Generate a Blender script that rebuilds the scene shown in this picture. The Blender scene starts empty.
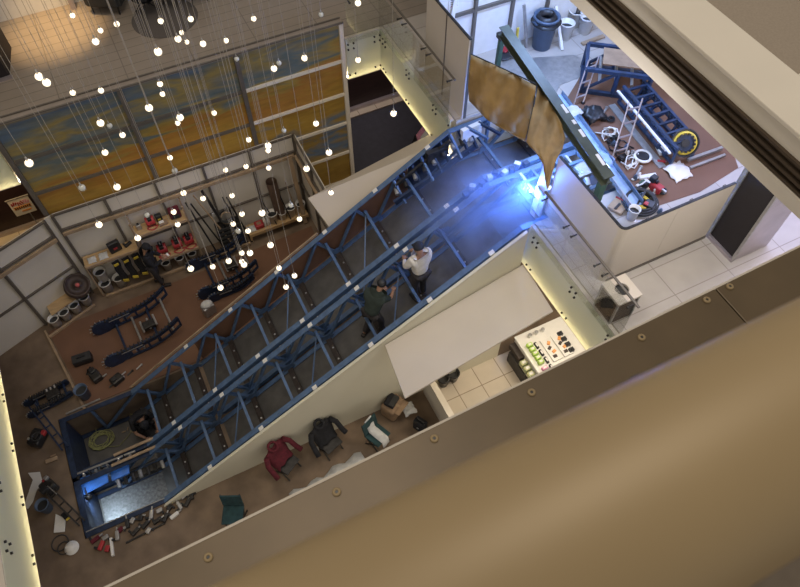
import bpy, bmesh, math, random
from mathutils import Vector, Matrix, Euler
random.seed(7)
S = bpy.context.scene
C = S.collection
V = Vector
PI = math.pi

# ------------------------------------------------------------------ camera
CAMZ = 15.0
FPX = 679.0
PIT, YAW = math.radians(56.67), math.radians(26.18)
cd = bpy.data.cameras.new('camera'); cam = bpy.data.objects.new('camera', cd); C.objects.link(cam)
F = V((math.sin(YAW)*math.cos(PIT), math.cos(YAW)*math.cos(PIT), -math.sin(PIT)))
R = V((math.cos(YAW), -math.sin(YAW), 0)); U = R.cross(F)
cam.matrix_world = Matrix(((R.x, U.x, -F.x, 0), (R.y, U.y, -F.y, 0), (R.z, U.z, -F.z, CAMZ), (0, 0, 0, 1)))
cd.sensor_width = 36; cd.lens = 36*FPX/800; cd.clip_start = .02; cd.clip_end = 200
cd.dof.use_dof = True; cd.dof.focus_distance = 14.0; cd.dof.aperture_fstop = cd.lens/1000/.008
S.camera = cam
# ------------------------------------------------------------------ world, light, exposure
w = bpy.data.worlds.new('world'); S.world = w; w.use_nodes = True
w.node_tree.nodes['Background'].inputs[0].default_value = (1.0, .92, .81, 1)
w.node_tree.nodes['Background'].inputs[1].default_value = .47
S.view_settings.view_transform = 'Standard'; S.view_settings.look = 'None'
S.view_settings.exposure = 0.0; S.view_settings.gamma = 1; S.view_settings.use_curve_mapping = False
S.cycles.use_denoising = True
S.cycles.max_bounces = 8; S.cycles.transparent_max_bounces = 24
S.cycles.sample_clamp_indirect = 4
S.cycles.volume_step_rate = 2; S.cycles.volume_max_steps = 64

def light(kind, loc, power, color, size=.3, size_y=None, target=None, spot=None, blend=.6):
    l = bpy.data.lights.new('lamp_light', kind); l.energy = power; l.color = color
    if kind == 'AREA':
        l.size = size
        if size_y: l.shape = 'RECTANGLE'; l.size_y = size_y
    else: l.shadow_soft_size = size
    if spot: l.spot_size = math.radians(spot); l.spot_blend = blend
    o = bpy.data.objects.new('lamp_light', l); C.objects.link(o); o.location = loc
    if target is not None: o.rotation_euler = (V(target)-V(loc)).to_track_quat('-Z', 'Y').to_euler()
    return o
# daylight and mall ceiling lamps far above the void
light('AREA', (1, 6, 27), 1100, (1, .90, .76), 7, 7, (1, 6, 0))
# warm downlight over the lounge on the first floor
light('SPOT', (-.75, 16.0, 8.6), 1000, (1, .66, .30), .12, target=(-1.15, 16.1, 5.05), spot=46, blend=.9)
# cool site lamps above the upper work zone
light('AREA', (8.3, 9.6, 8.6), 250, (.36, .54, 1), 2.4, .5, (8.3, 8.6, 5))
light('AREA', (10.2, 6.4, 8.4), 120, (.46, .56, 1), 1.6, .5, (9.6, 6.2, 5))
# welding arc and its blue glare
light('POINT', (6.02, 6.76, 5.38), 190, (.09, .24, 1), .06)
light('POINT', (6.9, 7.0, 5.6), 70, (.30, .55, 1), .06)
light('POINT', (5.2, 7.1, 5.6), 32, (.10, .22, 1), .3)
# shop lamps under the first floor slab on both sides
light('AREA', (7.0, 5.2, 3.8), 95, (1, .86, .66), 1.6, 1.6, (7.0, 5.2, 0))
light('AREA', (4.9, 5.2, 3.2), 22, (1, .86, .66), .8, .8, (5, 5.2, 0))
light('AREA', (-4.6, 14.6, 3.6), 60, (1, .68, .32), 1.6, .5, (-4.6, 15.2, 0))
light('AREA', (6.6, 15.6, 2.6), 24, (1, .85, .80), 2.2, .4, (6.6, 15.6, 0))
light('AREA', (0.3, 11.5, 4.0), 9, (1, .82, .62), 3.5, .4, (0.3, 12.1, 0))
# added unseen lights that brighten the beige hoarding and the corridor
light('AREA', (7.6, 2.9, 9.3), 100, (.98, .94, .92), .8, .8, (7.6, 4.3, 5.4))
light('AREA', (4.2, 4.6, 9.2), 60, (.96, .94, .95), .8, .8, (6.1, 5.4, 5.6))
# cool light on the far right corridor
light('AREA', (10.4, 4.2, 8.2), 110, (.62, .60, 1), 1, 1, (10.4, 3.7, 5))

# ------------------------------------------------------------------ pixel to point on a real plane
def ray(x, y): return F + R*((x-400)/FPX) + U*((293.5-y)/FPX)
def az(x, y, z=0.0):
    d = ray(x, y); return V((0, 0, CAMZ)) + d*((z-CAMZ)/d.z)
def ay(x, y, Y):
    d = ray(x, y); return V((0, 0, CAMZ)) + d*(Y/d.y)
def ad(x, y, dist):
    d = ray(x, y); return V((0, 0, CAMZ)) + d*(dist/d.length)

# ------------------------------------------------------------------ materials
def mat(name, col, rough=.6, metal=0, var=.12, scale=6, bump=0, emit=None, est=1, trans=0, alpha=None, spec=.5, stretch=None, col2=None):
    m = bpy.data.materials.new(name); m.use_nodes = True; nt = m.node_tree; b = nt.nodes['Principled BSDF']
    b.inputs['Base Color'].default_value = (*col, 1); b.inputs['Roughness'].default_value = rough
    b.inputs['Metallic'].default_value = metal; b.inputs['Specular IOR Level'].default_value = spec
    if trans: b.inputs['Transmission Weight'].default_value = trans
    if alpha is not None: b.inputs['Alpha'].default_value = alpha
    if emit: b.inputs['Emission Color'].default_value = (*emit, 1); b.inputs['Emission Strength'].default_value = est
    if var or bump or col2:
        tc = nt.nodes.new('ShaderNodeNewGeometry'); mp = nt.nodes.new('ShaderNodeMapping')
        if stretch: mp.inputs['Scale'].default_value = stretch
        n = nt.nodes.new('ShaderNodeTexNoise'); n.inputs['Scale'].default_value = scale; n.inputs['Detail'].default_value = 5
        nt.links.new(tc.outputs['Position'], mp.inputs[0]); nt.links.new(mp.outputs[0], n.inputs['Vector'])
        r = nt.nodes.new('ShaderNodeValToRGB'); r.color_ramp.elements[0].position = .3; r.color_ramp.elements[1].position = .7
        c2 = col2 or tuple(min(1, c*(1+var)) for c in col)
        r.color_ramp.elements[0].color = (*[c*(1-var) for c in col], 1); r.color_ramp.elements[1].color = (*c2, 1)
        nt.links.new(n.outputs['Fac'], r.inputs[0]); nt.links.new(r.outputs[0], b.inputs['Base Color'])
        if bump:
            bp = nt.nodes.new('ShaderNodeBump'); bp.inputs['Strength'].default_value = bump; bp.inputs['Distance'].default_value = .01
            nt.links.new(n.outputs['Fac'], bp.inputs['Height']); nt.links.new(bp.outputs[0], b.inputs['Normal'])
    return m
def tiles(name, c1, c2, mortar, bw, bh, rough=.3, rot=0, off=0.0, ms=.012):
    m = bpy.data.materials.new(name); m.use_nodes = True; nt = m.node_tree; b = nt.nodes['Principled BSDF']
    b.inputs['Roughness'].default_value = rough
    g = nt.nodes.new('ShaderNodeNewGeometry'); mp = nt.nodes.new('ShaderNodeMapping'); mp.inputs['Rotation'].default_value = (0, 0, rot)
    br = nt.nodes.new('ShaderNodeTexBrick'); br.offset = off; br.squash = 1
    br.inputs['Scale'].default_value = 1; br.inputs['Brick Width'].default_value = bw; br.inputs['Row Height'].default_value = bh
    br.inputs['Mortar Size'].default_value = ms; br.inputs['Mortar Smooth'].default_value = .3
    br.inputs['Color1'].default_value = (*c1, 1); br.inputs['Color2'].default_value = (*c2, 1); br.inputs['Mortar'].default_value = (*mortar, 1)
    nt.links.new(g.outputs['Position'], mp.inputs[0]); nt.links.new(mp.outputs[0], br.inputs['Vector'])
    n = nt.nodes.new('ShaderNodeTexNoise'); n.inputs['Scale'].default_value = 3; nt.links.new(g.outputs['Position'], n.inputs['Vector'])
    mx = nt.nodes.new('ShaderNodeMixRGB'); mx.blend_type = 'MULTIPLY'; mx.inputs[0].default_value = .18
    nt.links.new(br.outputs['Color'], mx.inputs[1]); nt.links.new(n.outputs['Fac'], mx.inputs[2]); nt.links.new(mx.outputs[0], b.inputs['Base Color'])
    return m
def mural_mat():
    m = bpy.data.materials.new('painted_strata'); m.use_nodes = True; nt = m.node_tree; b = nt.nodes['Principled BSDF']
    b.inputs['Roughness'].default_value = .35
    g = nt.nodes.new('ShaderNodeNewGeometry')
    sp = nt.nodes.new('ShaderNodeSeparateXYZ'); nt.links.new(g.outputs['Position'], sp.inputs[0])
    mp = nt.nodes.new('ShaderNodeMapping'); mp.inputs['Rotation'].default_value = (0, .16, 0); mp.inputs['Scale'].default_value = (.28, 1, 1.25)
    nt.links.new(g.outputs['Position'], mp.inputs[0])
    n = nt.nodes.new('ShaderNodeTexNoise'); n.inputs['Scale'].default_value = 1.5; n.inputs['Detail'].default_value = 5; n.inputs['Distortion'].default_value = 1.3
    nt.links.new(mp.outputs[0], n.inputs['Vector'])
    # the painting's own layout: blue greys along its upper left, gold and ochre below and to the right
    a = nt.nodes.new('ShaderNodeMath'); a.operation = 'MULTIPLY_ADD'; a.inputs[1].default_value = .172; a.inputs[2].default_value = -.33
    nt.links.new(sp.outputs['Z'], a.inputs[0])
    a2 = nt.nodes.new('ShaderNodeMath'); a2.operation = 'MULTIPLY_ADD'; a2.inputs[1].default_value = -.022; nt.links.new(sp.outputs['X'], a2.inputs[0]); nt.links.new(a.outputs[0], a2.inputs[2])
    s = nt.nodes.new('ShaderNodeMath'); s.operation = 'MULTIPLY_ADD'; s.inputs[1].default_value = .44; nt.links.new(n.outputs['Fac'], s.inputs[0]); nt.links.new(a2.outputs[0], s.inputs[2])
    r = nt.nodes.new('ShaderNodeValToRGB'); cr = r.color_ramp
    cols = [(.0, (.30, .18, .035)), (.10, (.34, .22, .05)), (.17, (.11, .18, .28)), (.22, (.33, .21, .04)), (.28, (.13, .17, .22)), (.33, (.34, .21, .04)), (.45, (.33, .19, .035)), (.56, (.32, .145, .03)), (.62, (.30, .21, .05)), (.67, (.10, .135, .14)), (.71, (.15, .15, .12)), (.76, (.27, .20, .06)), (.81, (.13, .145, .13)), (.86, (.085, .13, .19)), (.90, (.24, .18, .07)), (.96, (.05, .11, .22))]
    cr.elements[0].position = 0; cr.elements[0].color = (*cols[0][1], 1); cr.elements[1].position = .96; cr.elements[1].color = (*cols[-1][1], 1)
    for p, c in cols[1:-1]:
        e = cr.elements.new(p); e.color = (*c, 1)
    nt.links.new(s.outputs[0], r.inputs[0])
    n2 = nt.nodes.new('ShaderNodeTexNoise'); n2.inputs['Scale'].default_value = 9; nt.links.new(mp.outputs[0], n2.inputs['Vector'])
    mx = nt.nodes.new('ShaderNodeMixRGB'); mx.blend_type = 'OVERLAY'; mx.inputs[0].default_value = .35
    nt.links.new(r.outputs[0], mx.inputs[1]); nt.links.new(n2.outputs['Fac'], mx.inputs[2]); nt.links.new(mx.outputs[0], b.inputs['Base Color'])
    return m
def glass_mat(name, tint=(.97, .985, .975), fres=.12):
    m = bpy.data.materials.new(name); m.use_nodes = True; nt = m.node_tree; nt.nodes.clear()
    o = nt.nodes.new('ShaderNodeOutputMaterial'); t = nt.nodes.new('ShaderNodeBsdfTransparent'); t.inputs[0].default_value = (*tint, 1)
    g = nt.nodes.new('ShaderNodeBsdfGlossy'); g.inputs['Roughness'].default_value = .03
    d = nt.nodes.new('ShaderNodeLayerWeight'); d.inputs[0].default_value = .25
    mm = nt.nodes.new('ShaderNodeMath'); mm.operation = 'MULTIPLY_ADD'; mm.inputs[1].default_value = .35; mm.inputs[2].default_value = fres*.4
    nt.links.new(d.outputs['Fresnel'], mm.inputs[0])
    mx = nt.nodes.new('ShaderNodeMixShader'); nt.links.new(mm.outputs[0], mx.inputs[0]); nt.links.new(t.outputs[0], mx.inputs[1]); nt.links.new(g.outputs[0], mx.inputs[2])
    nt.links.new(mx.outputs[0], o.inputs[0]); return m
def frosted_mat():
    m = bpy.data.materials.new('frosted_glass'); m.use_nodes = True; nt = m.node_tree; nt.nodes.clear()
    o = nt.nodes.new('ShaderNodeOutputMaterial'); t = nt.nodes.new('ShaderNodeBsdfTranslucent'); t.inputs[0].default_value = (.93, .93, .80, 1)
    d = nt.nodes.new('ShaderNodeBsdfPrincipled'); d.inputs['Base Color'].default_value = (.80, .82, .72, 1); d.inputs['Roughness'].default_value = .18
    mx = nt.nodes.new('ShaderNodeMixShader'); mx.inputs[0].default_value = .55
    nt.links.new(t.outputs[0], mx.inputs[2]); nt.links.new(d.outputs[0], mx.inputs[1]); nt.links.new(mx.outputs[0], o.inputs[0]); return m
def smoke_mat():
    m = bpy.data.materials.new('smoke'); m.use_nodes = True; nt = m.node_tree; nt.nodes.clear()
    o = nt.nodes.new('ShaderNodeOutputMaterial'); p = nt.nodes.new('ShaderNodeVolumePrincipled'); p.inputs['Color'].default_value = (.60, .72, .95, 1)
    p.inputs['Anisotropy'].default_value = .2
    tc = nt.nodes.new('ShaderNodeTexCoord'); n = nt.nodes.new('ShaderNodeTexNoise'); n.inputs['Scale'].default_value = 2.2; n.inputs['Detail'].default_value = 4
    nt.links.new(tc.outputs['Object'], n.inputs['Vector'])
    ln = nt.nodes.new('ShaderNodeVectorMath'); ln.operation = 'LENGTH'; nt.links.new(tc.outputs['Object'], ln.inputs[0])
    mr = nt.nodes.new('ShaderNodeMapRange'); mr.inputs[1].default_value = 1.0; mr.inputs[2].default_value = .25; mr.inputs[3].default_value = 0; mr.inputs[4].default_value = 1
    nt.links.new(ln.outputs['Value'], mr.inputs[0])
    nr = nt.nodes.new('ShaderNodeMapRange'); nr.inputs[1].default_value = .42; nr.inputs[2].default_value = .66; nr.inputs[3].default_value = .10; nr.inputs[4].default_value = 1.1
    nt.links.new(n.outputs['Fac'], nr.inputs[0])
    mu = nt.nodes.new('ShaderNodeMath'); mu.operation = 'MULTIPLY'; nt.links.new(mr.outputs[0], mu.inputs[0]); nt.links.new(nr.outputs[0], mu.inputs[1])
    nt.links.new(mu.outputs[0], p.inputs['Density']); nt.links.new(p.outputs[0], o.inputs['Volume']); return m

M = dict(
 concrete=mat('stained_concrete', (.175, .122, .08), .8, var=.28, scale=2.2, bump=.2),
 mat_board=mat('brown_hardboard', (.165, .082, .046), .75, var=.12, scale=1.4),
 lighttimber=mat('pale_timber', (.34, .24, .15), .7, var=.2, scale=5, stretch=(1, 1, .3)),
 plywood=mat('plywood', (.44, .29, .14), .6, var=.18, scale=4, stretch=(1, 5, 1)),
 hoard=mat('white_hoarding_board', (.62, .57, .49), .6, var=.05, scale=.8),
 hoard2=mat('beige_painted_board', (.57, .50, .42), .45, var=.05, scale=.7),
 zoneblue=mat('deep_blue_paint', (.018, .036, .080), .45, var=.3, scale=8),
 stone=mat('taupe_metal_cap', (.30, .25, .21), .4, .3, var=.15, scale=4, stretch=(1, 6, 1)),
 rug=mat('dark_rug', (.095, .08, .07), .9, var=.1, scale=30),
 cream=mat('cream_wall_paint', (.66, .62, .49), .6, var=.04, scale=.6),
 plaster=mat('off_white_paint', (.56, .50, .42), .7, var=.04, scale=.6),
 stud=mat('grey_steel_stud', (.14, .12, .10), .5, .3, var=.1),
 white=mat('white_plastic', (.72, .70, .66), .4, var=.04),
 paper=mat('white_paper', (.74, .72, .68), .8, var=.05, scale=9),
 red=mat('red_paint', (.34, .025, .03), .45, var=.2),
 redcloth=mat('dark_red_cloth', (.10, .009, .018), .9, var=.3, scale=14, bump=.6),
 blackcloth=mat('black_cloth', (.012, .012, .015), .9, var=.4, scale=14, bump=.6),
 greencloth=mat('dark_teal_cloth', (.018, .05, .055), .9, var=.3, scale=10, bump=.5),
 whitecloth=mat('white_cloth', (.55, .55, .54), .9, var=.15, scale=9, bump=.8),
 khaki=mat('canvas_tarp', (.25, .145, .042), .9, var=.25, scale=2.6, bump=1.5, col2=(.29, .18, .06)),
 black=mat('black_plastic', (.015, .015, .017), .4, var=.2),
 rubber=mat('dark_rubber', (.03, .03, .03), .7, var=.2),
 darksteel=mat('oily_dark_steel', (.045, .042, .04), .45, .6, var=.4, scale=12),
 steel=mat('galvanised_steel', (.42, .41, .40), .4, .7, var=.15, scale=10),
 bluesteel=mat('blue_truss_paint', (.075, .130, .235), .42, .0, var=.22, scale=7),
 navy=mat('dark_navy_steel', (.018, .032, .07), .45, .2, var=.35, scale=9),
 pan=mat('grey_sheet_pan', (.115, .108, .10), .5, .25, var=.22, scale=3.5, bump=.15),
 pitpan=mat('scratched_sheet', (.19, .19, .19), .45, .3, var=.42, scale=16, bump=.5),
 rust=mat('brown_primer_bar', (.055, .042, .036), .6, .2, var=.3, scale=14),
 brownmetal=mat('bronze_painted_metal', (.10, .067, .033), .42, .25, var=.10, scale=2.5),
 darkbrown=mat('dark_bronze_channel', (.085, .06, .04), .45, .3, var=.12, scale=4),
 beigepaint=mat('beige_paint', (.70, .63, .53), .55, var=.03, scale=1),
 carpet=mat('taupe_carpet', (.30, .245, .19), .9, var=.08, scale=40),
 railpaint=mat('glossy_bronze_rail', (.26, .185, .092), .5, .1, var=.05, scale=2),
 darkwood=mat('dark_wood_panel', (.028, .014, .014), .35, var=.35, scale=5, stretch=(.4, 1, 9)),
 darkpanel=mat('near_black_panel', (.014, .010, .011), .7, var=.1),
 darkfloor=mat('charcoal_carpet', (.03, .03, .045), .7, var=.15, scale=6),
 lilac=mat('brushed_lilac_metal', (.45, .40, .42), .3, .6, var=.1, scale=3),
 cord=mat('pendant_cable', (.36, .32, .27), .5, var=0),
 yellow=mat('yellow_paint', (.62, .46, .05), .5, var=.15),
 rope=mat('yellow_green_rope', (.30, .30, .12), .8, var=.2, scale=20),
 bluebin=mat('blue_grey_plastic', (.075, .11, .17), .45, var=.12),
 bluecloth=mat('pale_blue_sheet', (.30, .42, .68), .5, var=.15),
 brightblue=mat('bright_blue_cover', (.06, .22, .75), .4, var=.2),
 green=mat('green_machine_paint', (.035, .085, .05), .5, var=.25),
 olive=mat('olive_green_beam_paint', (.055, .062, .04), .5, var=.25, scale=5),
 cardboard=mat('cardboard', (.27, .18, .11), .85, var=.15),
 drum=mat('rusty_brown_drum', (.05, .032, .026), .6, var=.5, scale=6),
 tube=mat('cardboard_tube', (.13, .08, .055), .8, var=.15),
 skin=mat('skin', (.36, .20, .13), .6, var=.06),
 shirtwhite=mat('white_shirt_cloth', (.62, .59, .56), .9, var=.08, scale=10, bump=.4),
 shirtgreen=mat('dark_olive_shirt_cloth', (.022, .032, .026), .9, var=.2, scale=10, bump=.4),
 trousers=mat('charcoal_trousers', (.035, .03, .03), .9, var=.2, scale=10, bump=.4),
 boots=mat('dark_boots', (.02, .014, .012), .6, var=.2),
 led=mat('led_strip', (1, .9, .6), emit=(1, .88, .62), est=52, var=0),
 globe_on=mat('lit_globe_core', (1, .95, .85), emit=(1, .80, .56), est=1.9, var=0),
 weld=mat('welding_arc', (1, 1, 1), emit=(.45, .72, 1), est=60, var=0),
 worklamp=mat('work_lamp_lens', (1, 1, 1), emit=(.85, .93, 1), est=25, var=0),
 tube_light=mat('fluorescent_tube', (1, 1, 1), emit=(.45, .65, 1), est=7, var=0),
 glass=glass_mat('clear_glass'), frost=frosted_mat(), smoke=smoke_mat(), mural=mural_mat(),
 tile0=tiles('beige_floor_tile', (.60, .52, .42), (.57, .50, .41), (.28, .22, .17), .62, .62, .25),
 tile1=tiles('beige_plank_tile', (.305, .25, .20), (.29, .24, .192), (.18, .145, .11), 1.5, .30, .3, off=.0, ms=.012),
 tile2=tiles('large_grey_tile', (.50, .45, .40), (.48, .435, .39), (.32, .285, .25), 1.2, .62, .25, ms=.01),
)
sign_cols = {}

# ------------------------------------------------------------------ mesh builder
class MB:
    def __init__(s): s.bm = bmesh.new()
    def hexa(s, p):  # eight corners: bottom four then top four
        v = [s.bm.verts.new(q) for q in p]
        for f in ((3, 2, 1, 0), (4, 5, 6, 7), (0, 1, 5, 4), (1, 2, 6, 5), (2, 3, 7, 6), (3, 0, 4, 7)): s.bm.faces.new([v[i] for i in f])
        return s
    def box(s, c, d, rz=0, rx=0, ry=0):
        m = Euler((rx, ry, rz)).to_matrix(); c = V(c); x, y, z = d[0]/2, d[1]/2, d[2]/2
        return s.hexa([c+m@V(q) for q in ((-x, -y, -z), (x, -y, -z), (x, y, -z), (-x, y, -z), (-x, -y, z), (x, -y, z), (x, y, z), (-x, y, z))])
    def span(s, x0, x1, y0, y1, z0, z1): return s.box(((x0+x1)/2, (y0+y1)/2, (z0+z1)/2), (x1-x0, y1-y0, z1-z0))
    def bar(s, p, q, wd, h=None, up=(0, 0, 1)):
        h = h or wd; p, q = V(p), V(q); d = (q-p).normalized(); u = V(up)
        if abs(d.dot(u)) > .98: u = V((1, 0, 0))
        sd = d.cross(u).normalized()*wd/2; uu = sd.cross(d).normalized()*h/2
        return s.hexa([p-sd-uu, q-sd-uu, q+sd-uu, p+sd-uu, p-sd+uu, q-sd+uu, q+sd+uu, p+sd+uu])
    def angle(s, p, q, wd, t, up=(0, 0, 1), flip=1):   # L section
        p, q = V(p), V(q); d = (q-p).normalized(); u = V(up)
        if abs(d.dot(u)) > .98: u = V((1, 0, 0))
        sd = d.cross(u).normalized(); uu = sd.cross(d).normalized()
        s.bar(p, q, wd, t, up); s.bar(p-uu*wd/2+sd*flip*(wd/2-t/2), q-uu*wd/2+sd*flip*(wd/2-t/2), t, wd, up); return s
    def cyl(s, p, q, r, r2=None, n=12, cap=True):
        r2 = r if r2 is None else r2; p, q = V(p), V(q); d = (q-p).normalized(); a = d.orthogonal().normalized(); b = d.cross(a)
        A = [s.bm.verts.new(p+(a*math.cos(t)+b*math.sin(t))*r) for t in [2*PI*i/n for i in range(n)]]
        B = [s.bm.verts.new(q+(a*math.cos(t)+b*math.sin(t))*r2) for t in [2*PI*i/n for i in range(n)]]
        for i in range(n): s.bm.faces.new((A[i], A[(i+1) % n], B[(i+1) % n], B[i]))
        if cap: s.bm.faces.new(A[::-1]); s.bm.faces.new(B)
        return s
    def tube(s, pts, r, n=6):
        pts = [V(p) for p in pts]; rings = []; a = None
        for i, p in enumerate(pts):
            d = (pts[min(i+1, len(pts)-1)]-pts[max(i-1, 0)]).normalized()
            a = (a-d*a.dot(d)).normalized() if a is not None and (a-d*a.dot(d)).length > 1e-4 else d.orthogonal().normalized()
            b = d.cross(a); rings.append([s.bm.verts.new(p+(a*math.cos(2*PI*k/n)+b*math.sin(2*PI*k/n))*r) for k in range(n)])
        for A, B in zip(rings, rings[1:]):
            for k in range(n): s.bm.faces.new((A[k], A[(k+1) % n], B[(k+1) % n], B[k]))
        s.bm.faces.new(rings[0][::-1]); s.bm.faces.new(rings[-1]); return s
    def lathe(s, c, prof, n=16, axis=None):   # prof: list of (r, z)
        c = V(c); m = Matrix.Identity(3) if axis is None else V(axis).to_track_quat('Z', 'Y').to_matrix()
        rings = [[s.bm.verts.new(c+m@V((r*math.cos(2*PI*k/n), r*math.sin(2*PI*k/n), z))) for k in range(n)] for r, z in prof]
        for A, B in zip(rings, rings[1:]):
            for k in range(n): s.bm.faces.new((A[k], A[(k+1) % n], B[(k+1) % n], B[k]))
        if prof[0][0] > 1e-4: s.bm.faces.new(rings[0][::-1])
        if prof[-1][0] > 1e-4: s.bm.faces.new(rings[-1])
        return s
    def ball(s, c, r, n=12, m=8, sq=(1, 1, 1), rz=0):
        mt = Matrix.Rotation(rz, 3, 'Z'); c = V(c)
        rings = [[s.bm.verts.new(c+mt@V((r*math.sin(PI*j/m)*math.cos(2*PI*k/n)*sq[0], r*math.sin(PI*j/m)*math.sin(2*PI*k/n)*sq[1], r*math.cos(PI*j/m)*sq[2]))) for k in range(n)] for j in range(1, m)]
        t = s.bm.verts.new(c+V((0, 0, r*sq[2]))); b = s.bm.verts.new(c-V((0, 0, r*sq[2])))
        for A, B in zip(rings, rings[1:]):
            for k in range(n): s.bm.faces.new((A[k], B[k], B[(k+1) % n], A[(k+1) % n]))
        for k in range(n): s.bm.faces.new((t, rings[0][k], rings[0][(k+1) % n])); s.bm.faces.new((b, rings[-1][(k+1) % n], rings[-1][k]))
        return s
    def torus(s, c, R_, r, axis=(0, 0, 1), n=20, m=6):
        q = V(axis).to_track_quat('Z', 'Y').to_matrix(); c = V(c); rings = []
        for i in range(n):
            a = 2*PI*i/n
            rings.append([s.bm.verts.new(c+q@V(((R_+r*math.cos(2*PI*k/m))*math.cos(a), (R_+r*math.cos(2*PI*k/m))*math.sin(a), r*math.sin(2*PI*k/m)))) for k in range(m)])
        for i in range(n):
            A, B = rings[i], rings[(i+1) % n]
            for k in range(m): s.bm.faces.new((A[k], B[k], B[(k+1) % m], A[(k+1) % m]))
        return s
    def prism(s, poly, d):   # polygon of 3D points swept along vector d
        A = [s.bm.verts.new(V(p)) for p in poly]; B = [s.bm.verts.new(V(p)+V(d)) for p in poly]; n = len(A)
        s.bm.faces.new(A[::-1]); s.bm.faces.new(B)
        for i in range(n): s.bm.faces.new((A[i], A[(i+1) % n], B[(i+1) % n], B[i]))
        return s
    def sheet(s, grid, th=.006):   # draped cloth: grid of points, given a thickness
        h, wd = len(grid), len(grid[0]); T = [[s.bm.verts.new(V(p)) for p in r] for r in grid]
        B = [[s.bm.verts.new(V(p)-V((0, 0, th))) for p in r] for r in grid]
        for j in range(h-1):
            for i in range(wd-1):
                s.bm.faces.new((T[j][i], T[j][i+1], T[j+1][i+1], T[j+1][i])); s.bm.faces.new((B[j][i], B[j+1][i], B[j+1][i+1], B[j][i+1]))
        for j in range(h-1):
            s.bm.faces.new((T[j][0], T[j+1][0], B[j+1][0], B[j][0])); s.bm.faces.new((T[j][-1], B[j][-1], B[j+1][-1], T[j+1][-1]))
        for i in range(wd-1):
            s.bm.faces.new((T[0][i], B[0][i], B[0][i+1], T[0][i+1])); s.bm.faces.new((T[-1][i], T[-1][i+1], B[-1][i+1], B[-1][i]))
        return s
    def build(s, name, m, parent=None, smooth=False, bevel=0):
        bmesh.ops.recalc_face_normals(s.bm, faces=s.bm.faces)
        me = bpy.data.meshes.new(name); s.bm.to_mesh(me); s.bm.free()
        o = bpy.data.objects.new(name, me); C.objects.link(o); me.materials.append(M[m] if isinstance(m, str) else m)
        if smooth:
            for p in me.polygons: p.use_smooth = True
        if bevel:
            b = o.modifiers.new('bevel', 'BEVEL'); b.width = bevel; b.segments = 2; b.limit_method = 'ANGLE'
        if parent is not None:
            o.parent = parent
            o.matrix_parent_inverse = Matrix.Translation(-parent.location) if parent.type == 'EMPTY' else Matrix.Identity(4)
        return o
def tag(o, label, cat, group=None, kind=None):
    if label: o['label'] = label
    if cat: o['category'] = cat
    if group: o['group'] = group
    if kind: o['kind'] = kind
    return o
def thing(name, label, cat, loc=(0, 0, 0), group=None):
    o = bpy.data.objects.new(name, None); C.objects.link(o); o.location = loc; o.empty_display_size = .1
    return tag(o, label, cat, group)
def struct(o, label=None): o['kind'] = 'structure'; return o
def copy_tree(root, loc, label, rz=0, group=None, scale=1):
    c = root.copy(); C.objects.link(c); c.location = loc; c.rotation_euler.z = rz; c.scale = (scale,)*3; c['label'] = label
    if group: c['group'] = group
    def rec(a, b):
        for ch in [k for k in a.children]:
            d = ch.copy(); C.objects.link(d); d.parent = b; rec(ch, d)
    rec(root, c); return c
def lerp(a, b, t): return a+(b-a)*t

# ================================================================== THE BUILDING
Z1, ZF = 5.05, 3.95          # first floor level, bottom of its fascia
XR, XL, YB, YN = 5.75, -4.05, 12.75, 3.35
YT0, YT1 = 6.2, 9.15         # the two trusses lie between these
def topz(x): return max(0.02, min(4.96, .593*(x+2.72)))
def panz(x): return max(-1.08, min(3.98, .593*(x+2.72)-.97))

# ground floor round the escalator pit
PX0, PX1 = -4.45, -1.1
b = MB(); b.span(-9, PX0, -1, 20, -.25, 0); b.span(PX1, 14, 3.2, YB+.2, -.25, 0); b.span(PX0, PX1, -1, YT0-.02, -.25, 0); b.span(PX0, PX1, YT1+.05, 20, -.25, 0)
b.span(PX1, 14, -1, 3.2, -.25, 0)
struct(b.build('floor', 'concrete'))
struct(MB().span(3.72, 12, -1, 6.1, .0, .012).build('floor_tiles', 'tile0'))
struct(MB().span(-7.5, 14, 13.0, 15.5, .0, .012).build('floor_carpet', 'darkfloor'))
struct(MB().span(4.6, 14, 15.5, 15.85, .0, .05).span(-9, -2.6, 15.1, 15.5, .0, .05).build('trim_1', 'tile0'))
b = MB(); b.span(PX0-.06, PX0, YT0-.06, YT1+.1, -1.35, -.02); b.span(PX0, PX1, YT0-.06, YT0-.02, -1.35, -.25); b.span(PX0, PX1, YT1+.05, YT1+.1, -1.35, -.25)
b.span(PX0, PX1, YT0, YT1+.05, -1.4, -1.3)
struct(b.build('wall_pit', 'concrete'))
# brown protection mat
mt = MB().prism([(-4.2, 11.75, .0), (-3.75, 9.25, .0), (2.9, 9.25, .0), (3.1, 12.0, .0), (0, 11.85, 0)], (0, 0, .02)).build('floor_protection_mat', 'mat_board')
tag(mt, 'large brown hardboard protection mat on the ground floor beside the truss', 'floor mat')
for n_, (p, q) in enumerate([((-4.27, 11.8, .03), (-3.82, 9.2, .03))]):
    tag(MB().bar(p, q, .05, .05).build('timber_batten', 'lighttimber'), 'thin pale batten along the left edge of the brown floor mat', 'batten')

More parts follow.
